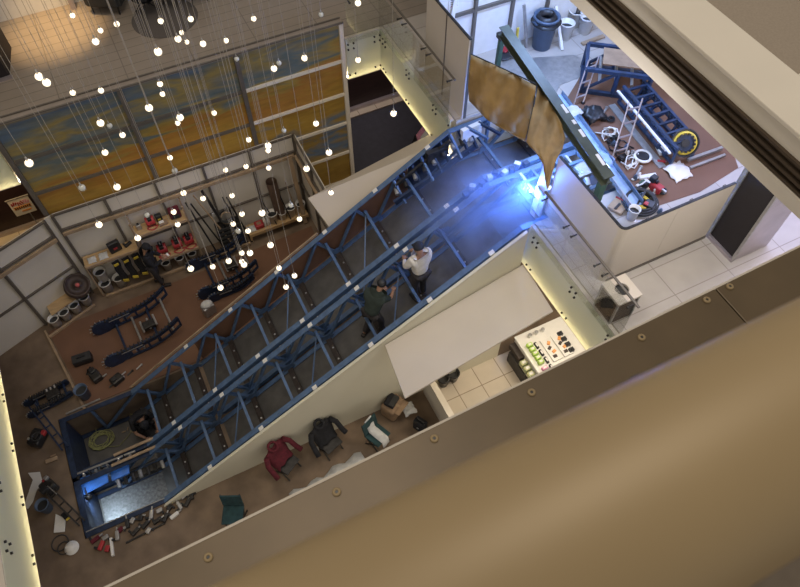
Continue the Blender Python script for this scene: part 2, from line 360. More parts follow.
# first floor slabs with their deep edges
b = MB(); b.span(-9, 16, YB+.12, 22, ZF, Z1-.03); struct(b.build('ceiling_ground', 'plaster'))
b = MB(); b.span(-9, 16, YB+.12, 22, Z1-.03, Z1); struct(b.build('floor_upper', 'tile1'))
b = MB(); b.span(XR+.12, 16, YN, YT0-.02, ZF, Z1-.03); b.span(XR+.12, 16, YT1+.1, YB+.12, ZF, Z1-.03); b.span(8.0, 16, YT0-.02, YT1+.1, ZF, Z1-.03)
struct(b.build('ceiling_ground_east', 'plaster'))
b = MB(); b.span(XR+.12, 16, 2.4, YT0-.02, Z1-.03, Z1); b.span(XR+.12, 16, YT1+.1, YB+.12, Z1-.03, Z1); b.span(8.0, 16, YT0-.02, YT1+.1, Z1-.03, Z1)
struct(b.build('floor_upper_east', 'tile2'))
b = MB(); b.span(-9, XL-.12, YN, YB+.12, ZF, Z1); struct(b.build('ceiling_ground_west', 'plaster'))
struct(MB().span(-9, 16, 17.0, 17.3, Z1, 9.5).build('wall_back_upper', 'white'))
struct(MB().span(4.5, 16, 15.85, 16.1, 0, 3.95).span(-9, -2.6, 15.5, 15.75, 0, 3.95).build('wall_shopfront', 'darkwood'))
struct(MB().span(4.5, 16, 15.74, 15.85, .05, .16).span(-9, -2.6, 15.4, 15.5, .05, .16).build('trim_2', 'lilac'))
struct(MB().span(-9.2, -9, 3, 20, 0, 9.5).build('wall_left', 'plaster'))
# seams of the far upper wall: projecting fins
for i, x in enumerate((-3.4, -2.75, -.62, 1.2)):
    struct(MB().span(x, x+.12, 16.72, 17.0, Z1, 9.4).build('trim_%d' % (i+3), 'lilac'))

def bolt_mesh():
    return MB().cyl((0, 0, 0), (0, 0, .03), .022, n=8)
bolt_me = None
def bolt(parent, p, axis, mname='darksteel'):
    global bolt_me
    if bolt_me is None:
        o = bolt_mesh().build('bolt', mname); bolt_me = o.data
    else:
        o = bpy.data.objects.new('bolt', bolt_me); C.objects.link(o)
    o.rotation_euler = V(axis).to_track_quat('Z', 'Y').to_euler(); o.location = p
    o.parent = parent; o.matrix_parent_inverse = Matrix.Translation(-parent.location) if parent.type == 'EMPTY' else Matrix.Identity(4)
    return o

# lit frosted fascia panels along the void edge, with led strip behind their foot
def fascia(k, a, c, nrm, cuts, label):
    a, c, nrm = V(a), V(c), V(nrm); d = (c-a); L = d.length; d.normalize(); up = V((0, 0, 1))
    t = struct(MB().prism([a+up*ZF, c+up*ZF, c+up*(Z1+.02), a+up*(Z1+.02)], nrm*.014).build('trim_%d' % k, 'frost'))
    st = MB().bar(a+up*(ZF+.03)-nrm*.055, c+up*(ZF+.03)-nrm*.055, .02, .02).build('led_strip', 'led', t)
    MB().bar(a+up*(ZF-.015)-nrm*.04, c+up*(ZF-.015)-nrm*.04, .10, .02).build('channel', 'plaster', t)
    MB().bar(a+up*(Z1+.03)-nrm*.03, c+up*(Z1+.03)-nrm*.03, .07, .03).build('cap', 'hoard2', t)
    for u in cuts:
        for du in (-.07, .07):
            if not 0 < u+du < L: continue
            for z in (Z1-.12, Z1-.26, ZF+.12):
                bolt(t, a+d*(u+du)+up*z+nrm*.012, nrm)
    return t
fascia(10, (XR, YT0-.06, 0), (XR, YN+.1, 0), (-1, 0, 0), (.25, 1.5, 2.6), '')
fascia(11, (XR, YB, 0), (XR, YT1+.12, 0), (-1, 0, 0), (.25, 1.5, 2.8, 3.5), '')
fascia(12, (4.85, YB, 0), (XR, YB, 0), (0, -1, 0), (.12, .8), '')
fascia(13, (XL, YB, 0), (XL, YN+.1, 0), (1, 0, 0), (.4, 1.6, 2.8, 4, 5.2, 6.2, 7.2, 8.2), '')
fascia(14, (XL, YB, 0), (-2.95, YB, 0), (0, -1, 0), (.6,), '')

# glass balustrades on the first floor edge
def balustrade(name, a, c, nrm, panes, label, rail=True):
    a, c, nrm = V(a), V(c), V(nrm); d = (c-a).normalized(); L = (c-a).length; up = V((0, 0, 1))
    t = thing('glass_balustrade', label, 'balustrade', a+up*Z1, 'glass balustrades round the void')
    u = 0
    for k in range(panes):
        w0, w1 = L*k/panes+.008, L*(k+1)/panes-.008
        MB().prism([a+d*w0+up*(Z1-.1), a+d*w1+up*(Z1-.1), a+d*w1+up*(Z1+1.0), a+d*w0+up*(Z1+1.0)], nrm*.014).build('glass_pane', 'glass', t)
    for k in range(panes+1):
        for s in (-1, 1):
            uu = L*k/panes+s*.11
            if 0 < uu < L:
                p = a+d*uu+up*(Z1+.93); bk = MB().cyl(p-nrm*.09, p+nrm*.03, .014, n=8).cyl(p+nrm*.02, p+nrm*.035, .026, n=8)
                bk.build('rail_bracket', 'darksteel', t)
    MB().bar(a+up*(Z1+1.0)-nrm*.09, c+up*(Z1+1.0)-nrm*.09, .042, .03).build('handrail', 'stud', t, bevel=.006)
    return t
balustrade('a', (XR-.02, YT0-.12, 0), (XR-.02, 3.4, 0), (-1, 0, 0), 3, 'glass balustrade with steel handrail beside the square litter bin')
balustrade('b', (XR-.02, YB, 0), (XR-.02, YT1+.2, 0), (-1, 0, 0), 3, 'glass balustrade with steel handrail right of the dark shop opening')
balustrade('c', (4.9, YB, 0), (XR, YB, 0), (0, -1, 0), 1, 'short glass balustrade at the right end of the painted mural')

# painted mural below the lounge edge
YM = 12.72
mu = thing('painted_mural', 'tall gold and blue abstract painted wall in a grid of metal frames', 'mural', (0, YM, 0))
px_ = [-2.85, -.27, 2.26, 4.74]
for i in range(3):
    MB().span(px_[i], px_[i+1], YM, YM+.05, .3, 5.55).build('painted_panel', 'mural', mu)
for i, x in enumerate(px_):
    MB().span(x-.05, x+.05, YM-.07, YM+.02, .0, 5.56).build('frame_post', 'beigepaint' if i == 3 else 'stud', mu)
for z in (.55, 1.61, 2.64, 3.58, 4.56):
    for i in range(3):
        MB().span(px_[i]+.05, px_[i+1]-.05, YM-.05, YM+.02, z-.035, z+.035).build('frame_rail', 'beigepaint' if i == 2 else 'stud', mu)
MB().span(-9, 4.79, YM-.06, YM+.12, 5.56, 5.60).build('top_cap', 'stone', mu)
MB().span(-9, 4.79, YM+.02, YM+.12, 5.05, 5.56).build('upstand', 'stone', mu)
MB().span(-9, 4.79, YM-.10, YM-.065, 5.60, 5.63).build('cap_rail', 'stud', mu)
MB().span(-9, 4.79, YM+.10, YM+.13, 5.60, 5.63).build('cap_rail', 'stud', mu)

# white hoarding round the ground floor workshop: framed boards seen from behind
def hoarding(a, c, h, n, label, front=(0, -1, 0), split=True):
    a, c = V(a), V(c); d = (c-a).normalized(); L = (c-a).length; up = V((0, 0, 1)); f = V(front)
    t = thing('hoarding_wall', label, 'hoarding', a)
    for k in range(n):
        w0, w1 = L*k/n+.006, L*(k+1)/n-.006
        for z0, z1 in ((.0, 1.18), (1.2, 2.38), (2.4, h)):
            MB().prism([a+d*w0+up*z0, a+d*w1+up*z0, a+d*w1+up*z1, a+d*w0+up*z1], -f*.02).build('board', 'hoard', t)
    for k in range(n+1):
        p = a+d*(L*k/n)+f*.04; MB().bar(p, p+up*h, .07, .06).build('stud', 'stud', t)
    for z in (1.19, 2.39, h-.02):
        MB().bar(a+up*z+f*.03, c+up*z+f*.03, .05, .045).build('stud_rail', 'stud', t)
    MB().bar(a+up*2.3+f*.09, c+up*2.3+f*.09, .06, .09).build('timber_rail', 'lighttimber', t)
    return t
hoarding((-2.75, 12.62, 0), (3.2, 12.62, 0), 2.93, 5, 'white framed hoarding boards standing behind the workshop shelves')
hoarding((-5.5, 11.55, 0), (-2.95, 12.52, 0), 2.93, 2, 'oblique white hoarding boards at the far left of the workshop', front=(.36, -.93, 0))
t = MB().prism([(-2.93, 12.55, 0), (-2.76, 12.6, 0), (-2.76, 12.6, 2.93), (-2.93, 12.55, 2.93)], (0, .03, 0)).build('corner_board', 'hoard')
tag(t, 'narrow white filler board at the corner between the two hoarding runs', 'board')
hoarding((3.22, 12.6, 0), (3.22, 10.3, 0), 2.93, 2, 'short white hoarding return at the right end of the workshop', front=(-1, 0, 0))

# ================================================================== ESCALATOR TRUSSES
def zmid(x): return (panz(x)+topz(x))/2+.08
def truss(y0, y1, label, clampxs):
    t = thing('escalator_truss', label, 'escalator truss', ((-4.4), (y0+y1)/2, -1.1))
    xs_top = [(-4.42, 0.02), (-2.72, .02), (5.62, 4.96), (7.9, 4.96)]
    xs_bot = [(-4.42, -1.08), (-2.85, -1.08), (5.7, 3.98), (7.9, 3.98)]
    for y in (y0, y1):
        for P, nm, wd in ((xs_top, 'top_chord', .12), (xs_bot, 'bottom_chord', .11)):
            m_ = MB()
            for (xa, za), (xb, zb) in list(zip(P, P[1:]))[1:]: m_.angle((xa, y, za), (xb, y, zb), wd, .018, flip=1 if y == y0 else -1)
            MB().angle((P[0][0], y, P[0][1]), (P[1][0], y, P[1][1]), wd, .018, flip=1 if y == y0 else -1).build('chord_end', 'navy', t)
            m_.build(nm, 'bluesteel', t)
    # floor pan
    poly = [(x, y0+.05, z-.03) for x, z in xs_bot]; poly += [(x, y0+.05, z-.05) for x, z in reversed(xs_bot)]
    MB().prism(poly, (0, y1-y0-.1, 0)).build('floor_pan', 'pan', t)
    nodes = [-3.7, -2.13] + [-1.13+1.0*k for k in range(7)] + [6.6, 7.5]
    for k, x in enumerate(nodes):
        zt, zb = topz(x), panz(x); bx = x
        for y, s in ((y0, 1), (y1, -1)):
            # post square to the chord and a diagonal web
            sl = .5 if -2.6 < x < 5.6 else 0
            MB().bar((x-.0, y+s*.01, zb), (x-sl*.95, y+s*.01, topz(x-sl*.95)-.02), .055, .07, up=(0, 1, 0)).build('post', 'bluesteel', t)
            if k+1 < len(nodes):
                x2 = nodes[k+1]
                xt = x2-(.5*.95 if -2.6 < x2 < 5.6 else 0)
                MB().bar((x, y+s*.02, zb), (xt, y+s*.02, topz(xt)-.03), .05, .06, up=(0, 1, 0)).build('diagonal', 'bluesteel', t)
        # cross tie at mid height and bolted bar on the pan
        xm = x-.25; zm = (zb+topz(xm))/2+.08
        if x > -3: MB().bar((xm, y0, zm), (xm, y1, zm), .06, .06).build('cross_tie', 'bluesteel', t)
        if x < -3: continue
        bb = MB().box((x, (y0+y1)/2, zb+.02), (.13, y1-y0-.08, .04), ry=-.535 if -2.6 < x < 5.6 else 0); bb = bb.build('pan_bar', 'rust', t)
        for yy in (.25, .5, .75):
            MB().cyl((x, lerp(y0, y1, yy), zb+.03), (x, lerp(y0, y1, yy), zb+.06), .022, n=6).build('bolt', 'steel', bb)
        # gusset plate
        for y, s in ((y0, 1), (y1, -1)):
            MB().prism([(x-.16, y+s*.035, zb+.0), (x+.16, y+s*.035, zb+.08), (x+.06, y+s*.035, zb+.24), (x-.14, y+s*.035, zb+.2)], (0, s*.008, 0)).build('gusset', 'bluesteel', t)
    # plan bracing: slim diagonals crossing between the sides
    for k in range(3, len(nodes)-2, 2):
        x, x2 = nodes[k], nodes[k+1]
        MB().bar((x-.25, y1-.04, zmid(x-.25)), (x-.95, y0+.05, panz(x-.95)+.12), .028, .028).build('bracing', 'bluesteel', t)
    for x, y in clampxs:
        MB().box((x, y, topz(x)+.02), (.11, .085, .035), ry=-.535 if -2.6 < x < 5.6 else 0).build('clamp_plate', 'paper', t)
    MB().span(-4.43, -4.30, y0, y1, -1.1, .03).build('end_beam', 'navy', t)
    return t
cl1 = [(-1.85+1.13*k, 7.47) for k in range(7)]+[(-1.5+1.3*k, YT0+.0) for k in range(6)]
cl2 = [(-1.95+1.13*k, 7.68) for k in range(7)]+[(-1.1+1.25*k, YT1) for k in range(6)]
tr1 = truss(YT0+.04, 7.46, 'near blue steel escalator truss where the workers stand', cl1)
tr2 = truss(7.68, YT1-.02, 'far blue steel escalator truss beside the brown mat', cl2)
# lighter scratched sheet lying in the lower end of the near truss
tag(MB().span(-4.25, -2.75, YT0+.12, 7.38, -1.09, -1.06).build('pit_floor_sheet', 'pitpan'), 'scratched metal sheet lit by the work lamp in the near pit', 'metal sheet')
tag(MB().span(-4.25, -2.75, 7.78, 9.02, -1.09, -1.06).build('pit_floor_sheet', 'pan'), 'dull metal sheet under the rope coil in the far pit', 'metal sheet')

# white side wall under the near truss, boarded canopies either side
poly = [(-2.75, 6.1, 0), (5.7, 6.1, 0), (5.7, 6.1, 4.92)]
struct(MB().prism(poly+[(-2.68, 6.1, .04)], (0, .05, 0)).build('wall_escalator_near', 'cream'))
tag(MB().bar((-2.7, 6.12, .05), (5.68, 6.12, 4.965), .06, .02).build('edge_trim', 'cream'), 'thin sloping trim capping the white escalator side wall', 'trim')
poly = [(-2.75, YT1+.06, 0), (5.7, YT1+.06, 0), (5.7, YT1+.06, 4.9), (-2.68, YT1+.06, .04)]
tag(MB().prism([(-.9, YT1+.05, .12), (4.7, YT1+.05, 3.42), (4.7, YT1+.05, 4.30), (-.9, YT1+.05, 1.0)], (0, .02, 0)).build('side_board', 'mat_board'), 'long brown hardboard lining behind the far truss webs', 'board')
tag(MB().prism([(4.72, YT1+.05, 3.45), (5.7, YT1+.05, 4.05), (5.7, YT1+.05, 4.9), (4.72, YT1+.05, 4.36)], (0, .02, 0)).build('side_plate', 'navy'), 'short dark plate closing the upper end of the far truss', 'plate')
t = thing('truss_head_gear', 'dark blue gear frames crowded along the head of the far truss', 'machine', (5.2, 8.9, 4.5))
for k in range(9):
    x = 4.3+.22*k; z = topz(x)
    MB().bar((x, 9.08, z-.02), (x+.12, 8.72+.05*(k % 3), z-.45), .05, .07).build('frame_plate', 'navy' if k % 3 else 'bluesteel', t)
    MB().cyl((x, 8.86, z-.25), (x+.03, 9.02, z-.22), .05, n=10).build('roller', 'darksteel' if k % 2 else 'steel', t)
MB().bar((4.2, 8.8, topz(4.2)-.35), (6.1, 8.8, topz(6.1)-.35), .06, .14).build('gear_rail', 'navy', t); MB().bar((4.3, 9.0, topz(4.3)-.12), (5.6, 9.0, topz(5.6)-.12), .05, .08).build('gear_rail', 'darksteel', t)
tag(MB().bar((-2.7, YT1+.09, .08), (2.5, YT1+.09, 3.14), .03, .06).build('edge_trim', 'lighttimber'), 'thin pale timber strip along the outer edge of the far truss', 'trim')
def slab(q, th, name, m, label, cat):
    return tag(MB().prism([V(p) for p in q], (0, 0, -th)).build(name, m), label, cat)
pa, pb = ay(385, 345, 6.08), ay(524, 264, 6.08); pc, pd = ay(553, 311, 4.95), ay(405, 398, 4.95)
slab([pa, pb, pc, pd], .05, 'canopy_board', 'hoard2', 'wide grey-beige board sloping out from the near escalator wall over the shop tiles', 'board')
pa, pb = ay(330, 228, YT1+.1), ay(446, 141, YT1+.1); pc, pd = ay(434, 132, 10.15), ay(308, 198, 10.15)
slab([pa, pb, pc, pd], .05, 'canopy_board', 'hoard2', 'long white board sloping along the outside of the far truss', 'board')

# ================================================================== UPPER LEVELS NEAR THE CAMERA
# second floor parapet on the right: fascia, dark channel, broad ledge
struct(MB().span(XR, XR+.3, 1.5, 16, 9.5, 9.68).build('trim_20', 'beigepaint'))
b = MB(); b.span(XR+.06, XR+.5, 1.6, 16, 9.68, 9.98); struct(b.build('trim_21', 'darkbrown')); struct(MB().span(XR+.05, XR+.5, 1.6, 16, 9.98, 10.2).build('trim_29', 'beigepaint'))
b = MB()
for z in (9.69, 9.77, 9.86, 9.95): b.span(XR+.01, XR+.1, 1.6, 16, z, z+.03)
struct(b.build('trim_22', 'darkbrown'))
b = MB(); b.span(XR+.0, 6.40, 1.6, 16, 10.2, 10.26); b.span(6.40, 12, 1.6, 3.44, 10.2, 10.26)
struct(b.build('trim_23', 'beigepaint', bevel=.012))
struct(MB().span(6.40, 12, 3.44, 16, 10.14, 10.22).build('floor_second', 'carpet'))
# second floor ledge on the near side: bronze metal with screw caps
XSM = 3.74
def ye(x): return 1.575+.018*(x+1.0)
def ledge(x0, x1, y0, z0, z1): return MB().hexa([(x0, y0, z0), (x1, y0, z0), (x1, ye(x1), z0), (x0, ye(x0), z0), (x0, y0, z1), (x1, y0, z1), (x1, ye(x1), z1), (x0, ye(x0), z1)])
struct(ledge(-4.2, XSM-.005, -.6, 10.22, 10.30).build('trim_24', 'brownmetal', bevel=.006))
struct(ledge(XSM+.005, 9, -.6, 10.22, 10.30).build('trim_25', 'brownmetal', bevel=.006))
struct(MB().bar((-4.2, ye(-4.2)+.012, 10.2), (9, ye(9)+.012, 10.2), .025, .15).build('trim_26', 'plaster'))
for (x, y), lb in zip(((-.69, 1.46), (.24, 1.485), (1.03, 1.53), (1.86, 1.53), (2.9, 1.55), (3.60, 1.60), (3.86, 1.62)), ('leftmost', 'second', 'third', 'fourth', 'fifth', 'left of the seam', 'right of the seam')):
    t = thing('screw_cap', 'round bronze screw cap on the near bronze ledge, ' + (lb if 'seam' in lb else lb + ' from the left' if lb != 'leftmost' else 'leftmost of the row'), 'screw cap', (x, y, 10.3), 'screw caps along the bronze ledge')
    MB().lathe((x, y, 10.3), [(.032, 0), (.032, .008), (.025, .015), (.012, .015), (.012, .006), (0, .006)], 18).build('cap_ring', 'railpaint', t, True)
    MB().cyl((x, y, 10.306), (x, y, 10.311), .011, n=10).build('screw_centre', 'black', t)
# own parapet: big rounded bronze rail close to the lens
b = MB(); b.cyl((-3, .098, 14.08), (5, .098, 14.08), .148, n=48)
struct(b.build('trim_27', 'railpaint', smooth=True))
struct(MB().span(-3, 5, -.6, -.03, 13.75, 13.9).build('trim_28', 'carpet'))

# ================================================================== COPIES
def put(proto, loc, label, rz=0, scale=1, group=None):
    """the first call moves the model itself, later ones copy it with all its parts"""
    if not proto.get('_used'):
        proto['_used'] = 1; proto.location = loc; proto.rotation_euler.z = rz; proto.scale = (scale,)*3; proto['label'] = label
        if group: proto['group'] = group
        return proto
    return copy_tree(proto, loc, label, rz, group, scale)

# ---- pendants: lit glass globes on long cables, hung at many heights
PT, PB = 23.0, 0
def make_pendant(lit):
    t = thing('globe_pendant', '', 'pendant light', (0, 0, 0))
    MB().ball((0, 0, 0), .046, 24, 16).build('lamp_core' , 'globe_on' if lit else 'white', t, True)
    MB().ball((0, 0, 0), .057, 28, 20).build('glass_globe', 'glass', t, True)
    MB().cyl((0, 0, .045), (0, 0, .10), .014, .010, n=10).build('socket', 'steel', t, True)
    return t
P_ON = make_pendant(True); P_OFF = make_pendant(False)
PEND = [(72.5,15.5,6),(100.5,30.5,6),(95.7,41.5,8),(116.7,24,6.5),(160.7,21,6.5),(190.7,19,6.5),(181.7,32.5,5.5),(178,39,7.5),(186.7,42,5.5),(158,51.7,9),
 (39,76.5,9),(46.5,82.5,9),(72.7,92.7,6.5),(101,90.5,6.5),(100.5,123,8),(109.7,125.7,-6),(122.5,135,6.5),(149,107.8,8.5),(160,84,6.5),(162.5,94,6),(180,117.5,8),(177.7,123,6),
 (253.7,18.7,6),(226,40.5,6),(203,43.7,7),(236.7,59,-5.5),(274,68.5,7),(279,63,-5.7),(304.5,58,7),(214,113,6),(248.7,139.7,6),(284,130.5,-5.5),(316,123.5,6.5),(321,14.5,-5.8),
 (358,3,7),(358,60,6.3),(393.5,113.5,7),(29,163,9),(82,187.7,-7.5),(105,152.5,7),(117,187,7.5),(170,157.7,6),(174.7,170.7,-6.5),(183.5,193,6.5),(99,224.7,7.5),(137.7,238,7),
 (173.7,212,6),(177.7,224.5,6),(147,215,-6),(190.7,268.7,7),(225.5,170,5.7),(246,166.5,5.7),(268,145.7,7.5),(268,150.5,6),(268.7,168,5.7),(306.5,168.7,7),(203,198.5,6),(232,195.7,5.7),
 (242,214,6),(233,224,6),(238,231,-6),(248,231,6),(262,213,7.5),(290.7,205,-6),(299.5,219,6),(270.5,245,7),(241.7,253,6),(250,253,7),(228.7,261,6.5),(212.7,266.7,6),(244,264.5,7),
 (241.8,261.5,6),(279,268,6),(294.5,275.7,6),(329,152.5,7),(331,192.7,6),(220.5,287.7,6.5),(286,287,6)]
ORD = ['leftmost', 'second from left', 'third from left', 'fourth from left', 'fifth from left', 'sixth from left', 'seventh from left', 'eighth from left', 'ninth from left', 'tenth from left',
       'eleventh from left', 'twelfth from left', 'thirteenth from left', 'fourteenth from left', 'fifteenth from left', 'sixteenth from left', 'seventeenth from left', 'eighteenth from left', 'nineteenth from left', 'twentieth from left', '21st from left', '22nd from left', '23rd from left', '24th from left']
def zone(x, y):
    if x > 345: return 'right of the mural towards the glass balustrades'
    if y < 122-.302*x: return 'seen against the upper lounge floor'
    if y < 216-.335*(x-52) and x < 255 or (x >= 255 and y < 165 and x > 296) or (x >= 255 and y < 142): return 'seen against the painted mural'
    if y < 300-.44*(x-90)-8: return 'seen against the white workshop hoarding and shelves'
    return 'seen against the brown mat and truss'
by = {}
for k, (x, y, s) in enumerate(PEND): by.setdefault((zone(x, y), s > 0), []).append((x, y, k))
plabel = {}
for (z_, lit), L_ in by.items():
    L_.sort()
    for i, (x, y, k) in enumerate(L_):
        plabel[k] = '%s of the %s globe pendants %s' % (ORD[min(i, 23)] if i < len(L_)-1 or len(L_) < 3 else 'rightmost', 'lit' if lit else 'dim unlit', z_)
cable_me = None
for k, (x, y, s) in enumerate(PEND):
    D = FPX*.112/(abs(s)*1.04)
    d = ray(x, y); d = d/d.dot(F); p = V((0, 0, CAMZ))+d*D
    while p.y > YB-.35: D -= .2; p = V((0, 0, CAMZ))+d*D
    o = put(P_ON if s > 0 else P_OFF, p, plabel[k], 0, 1, 'globe pendants hung in the void')
    cb = MB().cyl(p+V((0, 0, .09)), (p.x, p.y, PT), .0031, n=5).build('cable', 'cord')
    cb.parent = o; cb.matrix_parent_inverse = Matrix.Translation(-p)
g = MB()
struct(MB().span(-6, 7, 3, 13.2, PT, PT+.03).bm and (lambda m: [m.span(-7, 8, y, y+.06, PT, PT+.1) for y in (5, 6.5, 8, 9.5, 11, 12.4)] and m.build('ceiling_grid', 'steel'))(MB()))

# ---- people
def skinned(vs, es, rs, sub=2):
    me = bpy.data.meshes.new('skin_tmp'); me.from_pydata([tuple(v) for v in vs], es, []); o = bpy.data.objects.new('skin_tmp', me); C.objects.link(o)
    me.skin_vertices or o.modifiers.new('skin', 'SKIN')
    if not any(m_.type == 'SKIN' for m_ in o.modifiers): o.modifiers.new('skin', 'SKIN')
    if not me.skin_vertices:
        bm = bmesh.new(); bm.from_mesh(me); bm.verts.layers.skin.verify(); bm.to_mesh(me); bm.free()
    for i, r in enumerate(rs):
        me.skin_vertices[0].data[i].radius = r if isinstance(r, tuple) else (r, r)
        me.skin_vertices[0].data[i].use_root = (i == 0)
    sb = o.modifiers.new('s', 'SUBSURF'); sb.levels = sb.render_levels = sub
    dg = bpy.context.evaluated_depsgraph_get(); dg.update(); r = bpy.data.meshes.new_from_object(o.evaluated_get(dg))
    bpy.data.objects.remove(o); return r
def person(label, J, loc, rz, cols, scale=1, hat=None, sleeves='long', hair='black'):
    t = thing('person', label, 'person', (0, 0, 0))
    names = ['pelvis', 'waist', 'chest', 'neck', 'head', 'crown', 'shl', 'ell', 'wrl', 'shr', 'elr', 'wrr', 'hil', 'knl', 'anl', 'hir', 'knr', 'anr']
    idx = {n: i for i, n in enumerate(names)}
    P = [V(J[n]) for n in names]
    E_ = [('pelvis', 'waist'), ('waist', 'chest'), ('chest', 'neck'), ('neck', 'head'), ('head', 'crown'), ('chest', 'shl'), ('shl', 'ell'), ('ell', 'wrl'), ('chest', 'shr'), ('shr', 'elr'), ('elr', 'wrr'),
          ('pelvis', 'hil'), ('hil', 'knl'), ('knl', 'anl'), ('pelvis', 'hir'), ('hir', 'knr'), ('knr', 'anr')]
    rad = dict(pelvis=(.115, .09), waist=(.10, .075), chest=(.115, .08), neck=.052, head=(.082, .09), crown=(.065, .07), shl=.052, ell=.042, wrl=.028, shr=.052, elr=.042, wrr=.028, hil=.085, knl=.056, anl=.038, hir=.085, knr=.056, anr=.038)
    me = skinned(P, [(idx[a], idx[c]) for a, c in E_], [rad[n] for n in names])
    m_ = MB(); m_.bm.from_mesh(me)
    hd = (V(J['crown'])-V(J['head'])).normalized(); fw = V(J.get('look', (0, 1, 0))).normalized(); fw = (fw-hd*fw.dot(hd)).normalized(); sd = fw.cross(hd)
    hc = V(J['head'])+hd*.03
    m_.cyl(hc+fw*.075, hc+fw*.112-hd*.02, .012, .016, n=6)      # nose
    for s in (-1, 1):
        m_.ball(hc+sd*s*.088, .026, 8, 6, (.5, 1, 1)); m_.ball(hc+fw*.083+sd*s*.032+hd*.025, .012, 6, 5)
    m_.bar(hc+fw*.088-hd*.05-sd*.022, hc+fw*.088-hd*.05+sd*.022, .01, .008)
    for a, e in (('wrl', 'ell'), ('wrr', 'elr')):                 # palm and five fingers
        wv, ev = V(J[a]), V(J[e]); d = (wv-ev).normalized(); sidev = d.cross(V((0, 0, 1))); sidev = sidev.normalized() if sidev.length > .1 else V((1, 0, 0)); dn = d.cross(sidev).normalized()
        if dn.z > 0: dn = -dn
        pc = wv+d*.045; m_.bar(wv, wv+d*.085, .078, .030, up=dn)
        for q, (off, ln) in enumerate(((-.031, .062), (-.010, .075), (.011, .070), (.031, .055))):
            b0 = wv+d*.08+sidev*off; m_.tube([b0, b0+d*ln*.5+dn*.006, b0+d*ln*.8+dn*.03], .009, 6)
        sg = -1 if a == 'wrl' else 1
        b0 = wv+d*.02-sidev*sg*.034; m_.tube([b0, b0+d*.03-sidev*sg*.022+dn*.01, b0+d*.058-sidev*sg*.025+dn*.02], .010, 6)
    m_.build('body', 'skin', t, True); bpy.data.meshes.remove(me)
    # shirt
    def graph(nodes, edges, name, m):
        ks = [n for n, *_ in nodes]; me2 = skinned([n[1] for n in nodes], [(ks.index(a), ks.index(c)) for a, c in edges], [n[2] for n in nodes])
        q = MB(); q.bm.from_mesh(me2); bpy.data.meshes.remove(me2); return q.build(name, m, t, True)
    j = {n: V(J[n]) for n in names}
    nk = j['chest']+(j['neck']-j['chest'])*.75
    hem = j['pelvis']+(j['waist']-j['pelvis'])*.1
    nodes = [('ch', j['chest'], (.205, .155)), ('wa', j['waist'], (.19, .15)), ('hm', hem-(j['waist']-j['pelvis'])*.35, (.19, .155)), ('nk', nk, (.088, .085)), ('uc', j['chest'].lerp(j['neck'], .45), (.16, .12)), ('sl', j['shl'], .098), ('sr', j['shr'], .098)]
    ed = [('ch', 'wa'), ('wa', 'hm'), ('ch', 'uc'), ('uc', 'nk'), ('uc', 'sl'), ('uc', 'sr')]
    if sleeves == 'long':
        nodes += [('el', j['ell'], .062), ('wl', j['ell'].lerp(j['wrl'], .9), .042), ('er', j['elr'], .062), ('wr', j['elr'].lerp(j['wrr'], .9), .042)]; ed += [('sl', 'el'), ('el', 'wl'), ('sr', 'er'), ('er', 'wr')]
    else:
        nodes += [('el', j['shl'].lerp(j['ell'], .8), .064), ('er', j['shr'].lerp(j['elr'], .8), .064)]; ed += [('sl', 'el'), ('sr', 'er')]
    graph(nodes, ed, 'shirt', cols[0])
    nodes = [('pe', j['pelvis'], (.155, .12)), ('hl', j['hil'], .102), ('kl', j['knl'], .075), ('al', j['knl'].lerp(j['anl'], .93), .062), ('hr', j['hir'], .102), ('kr', j['knr'], .075), ('ar', j['knr'].lerp(j['anr'], .93), .062)]
    graph(nodes, [('pe', 'hl'), ('hl', 'kl'), ('kl', 'al'), ('pe', 'hr'), ('hr', 'kr'), ('kr', 'ar')], 'trousers', cols[1])
    for a in ('anl', 'anr'):
        p = j[a]; f2 = V(J.get('toes', (0, 1, 0))).normalized()
        MB().bar(p+V((0, 0, -.045))-f2*.06, p+V((0, 0, -.06))+f2*.19, .095, .07).build('boot', 'boots', t, True, bevel=.02)
    c = hc+hd*.055
    if hat == 'cap':
        q = V(hd).to_track_quat('Z', 'Y').to_matrix()
        m2 = MB().lathe(c-hd*.03, [(.104, 0), (.104, .04), (.092, .085), (.06, .112), (0, .12)], 16, hd)
        m2.prism([c-hd*.02+fw*.07-sd*.075, c-hd*.03+fw*.18-sd*.05, c-hd*.03+fw*.18+sd*.05, c-hd*.02+fw*.07+sd*.075], hd*.012)
        m2.build('cap', 'blackcloth', t, True)
    else:
        MB().ball(c-fw*.02, .098, 14, 10, (1, 1, .9)).build('hair', hair, t, True)
    t.location = loc; t.rotation_euler.z = rz; t.scale = (scale,)*3
    return t
STAND = dict(pelvis=(0, 0, .95), waist=(0, .01, 1.12), chest=(0, .02, 1.33), neck=(0, .02, 1.49), head=(0, .05, 1.58), crown=(0, .05, 1.70), shl=(-.19, .02, 1.41), ell=(-.25, .06, 1.14), wrl=(-.2, .25, 1.05),
             shr=(.19, .02, 1.41), elr=(.25, .06, 1.14), wrr=(.2, .25, 1.05), hil=(-.095, 0, .88), knl=(-.10, .03, .49), anl=(-.10, -.02, .10), hir=(.095, 0, .88), knr=(.10, .03, .49), anr=(.10, -.02, .10))
def pose(**k): d = dict(STAND); d.update(k); return d
# man in white standing in the near truss, back to the camera, reaching forward
person('person in a white long sleeved shirt and black cap standing in the near truss',
       pose(ell=(-.27, .12, 1.16), wrl=(-.14, .33, 1.10), elr=(.26, .10, 1.16), wrr=(.14, .34, 1.12), crown=(0, .09, 1.69), look=(0, 1, -.3)),
       (3.82, 6.86, panz(3.82)+.02), math.radians(10), ('shirtwhite', 'trousers'), 1.02, 'cap')
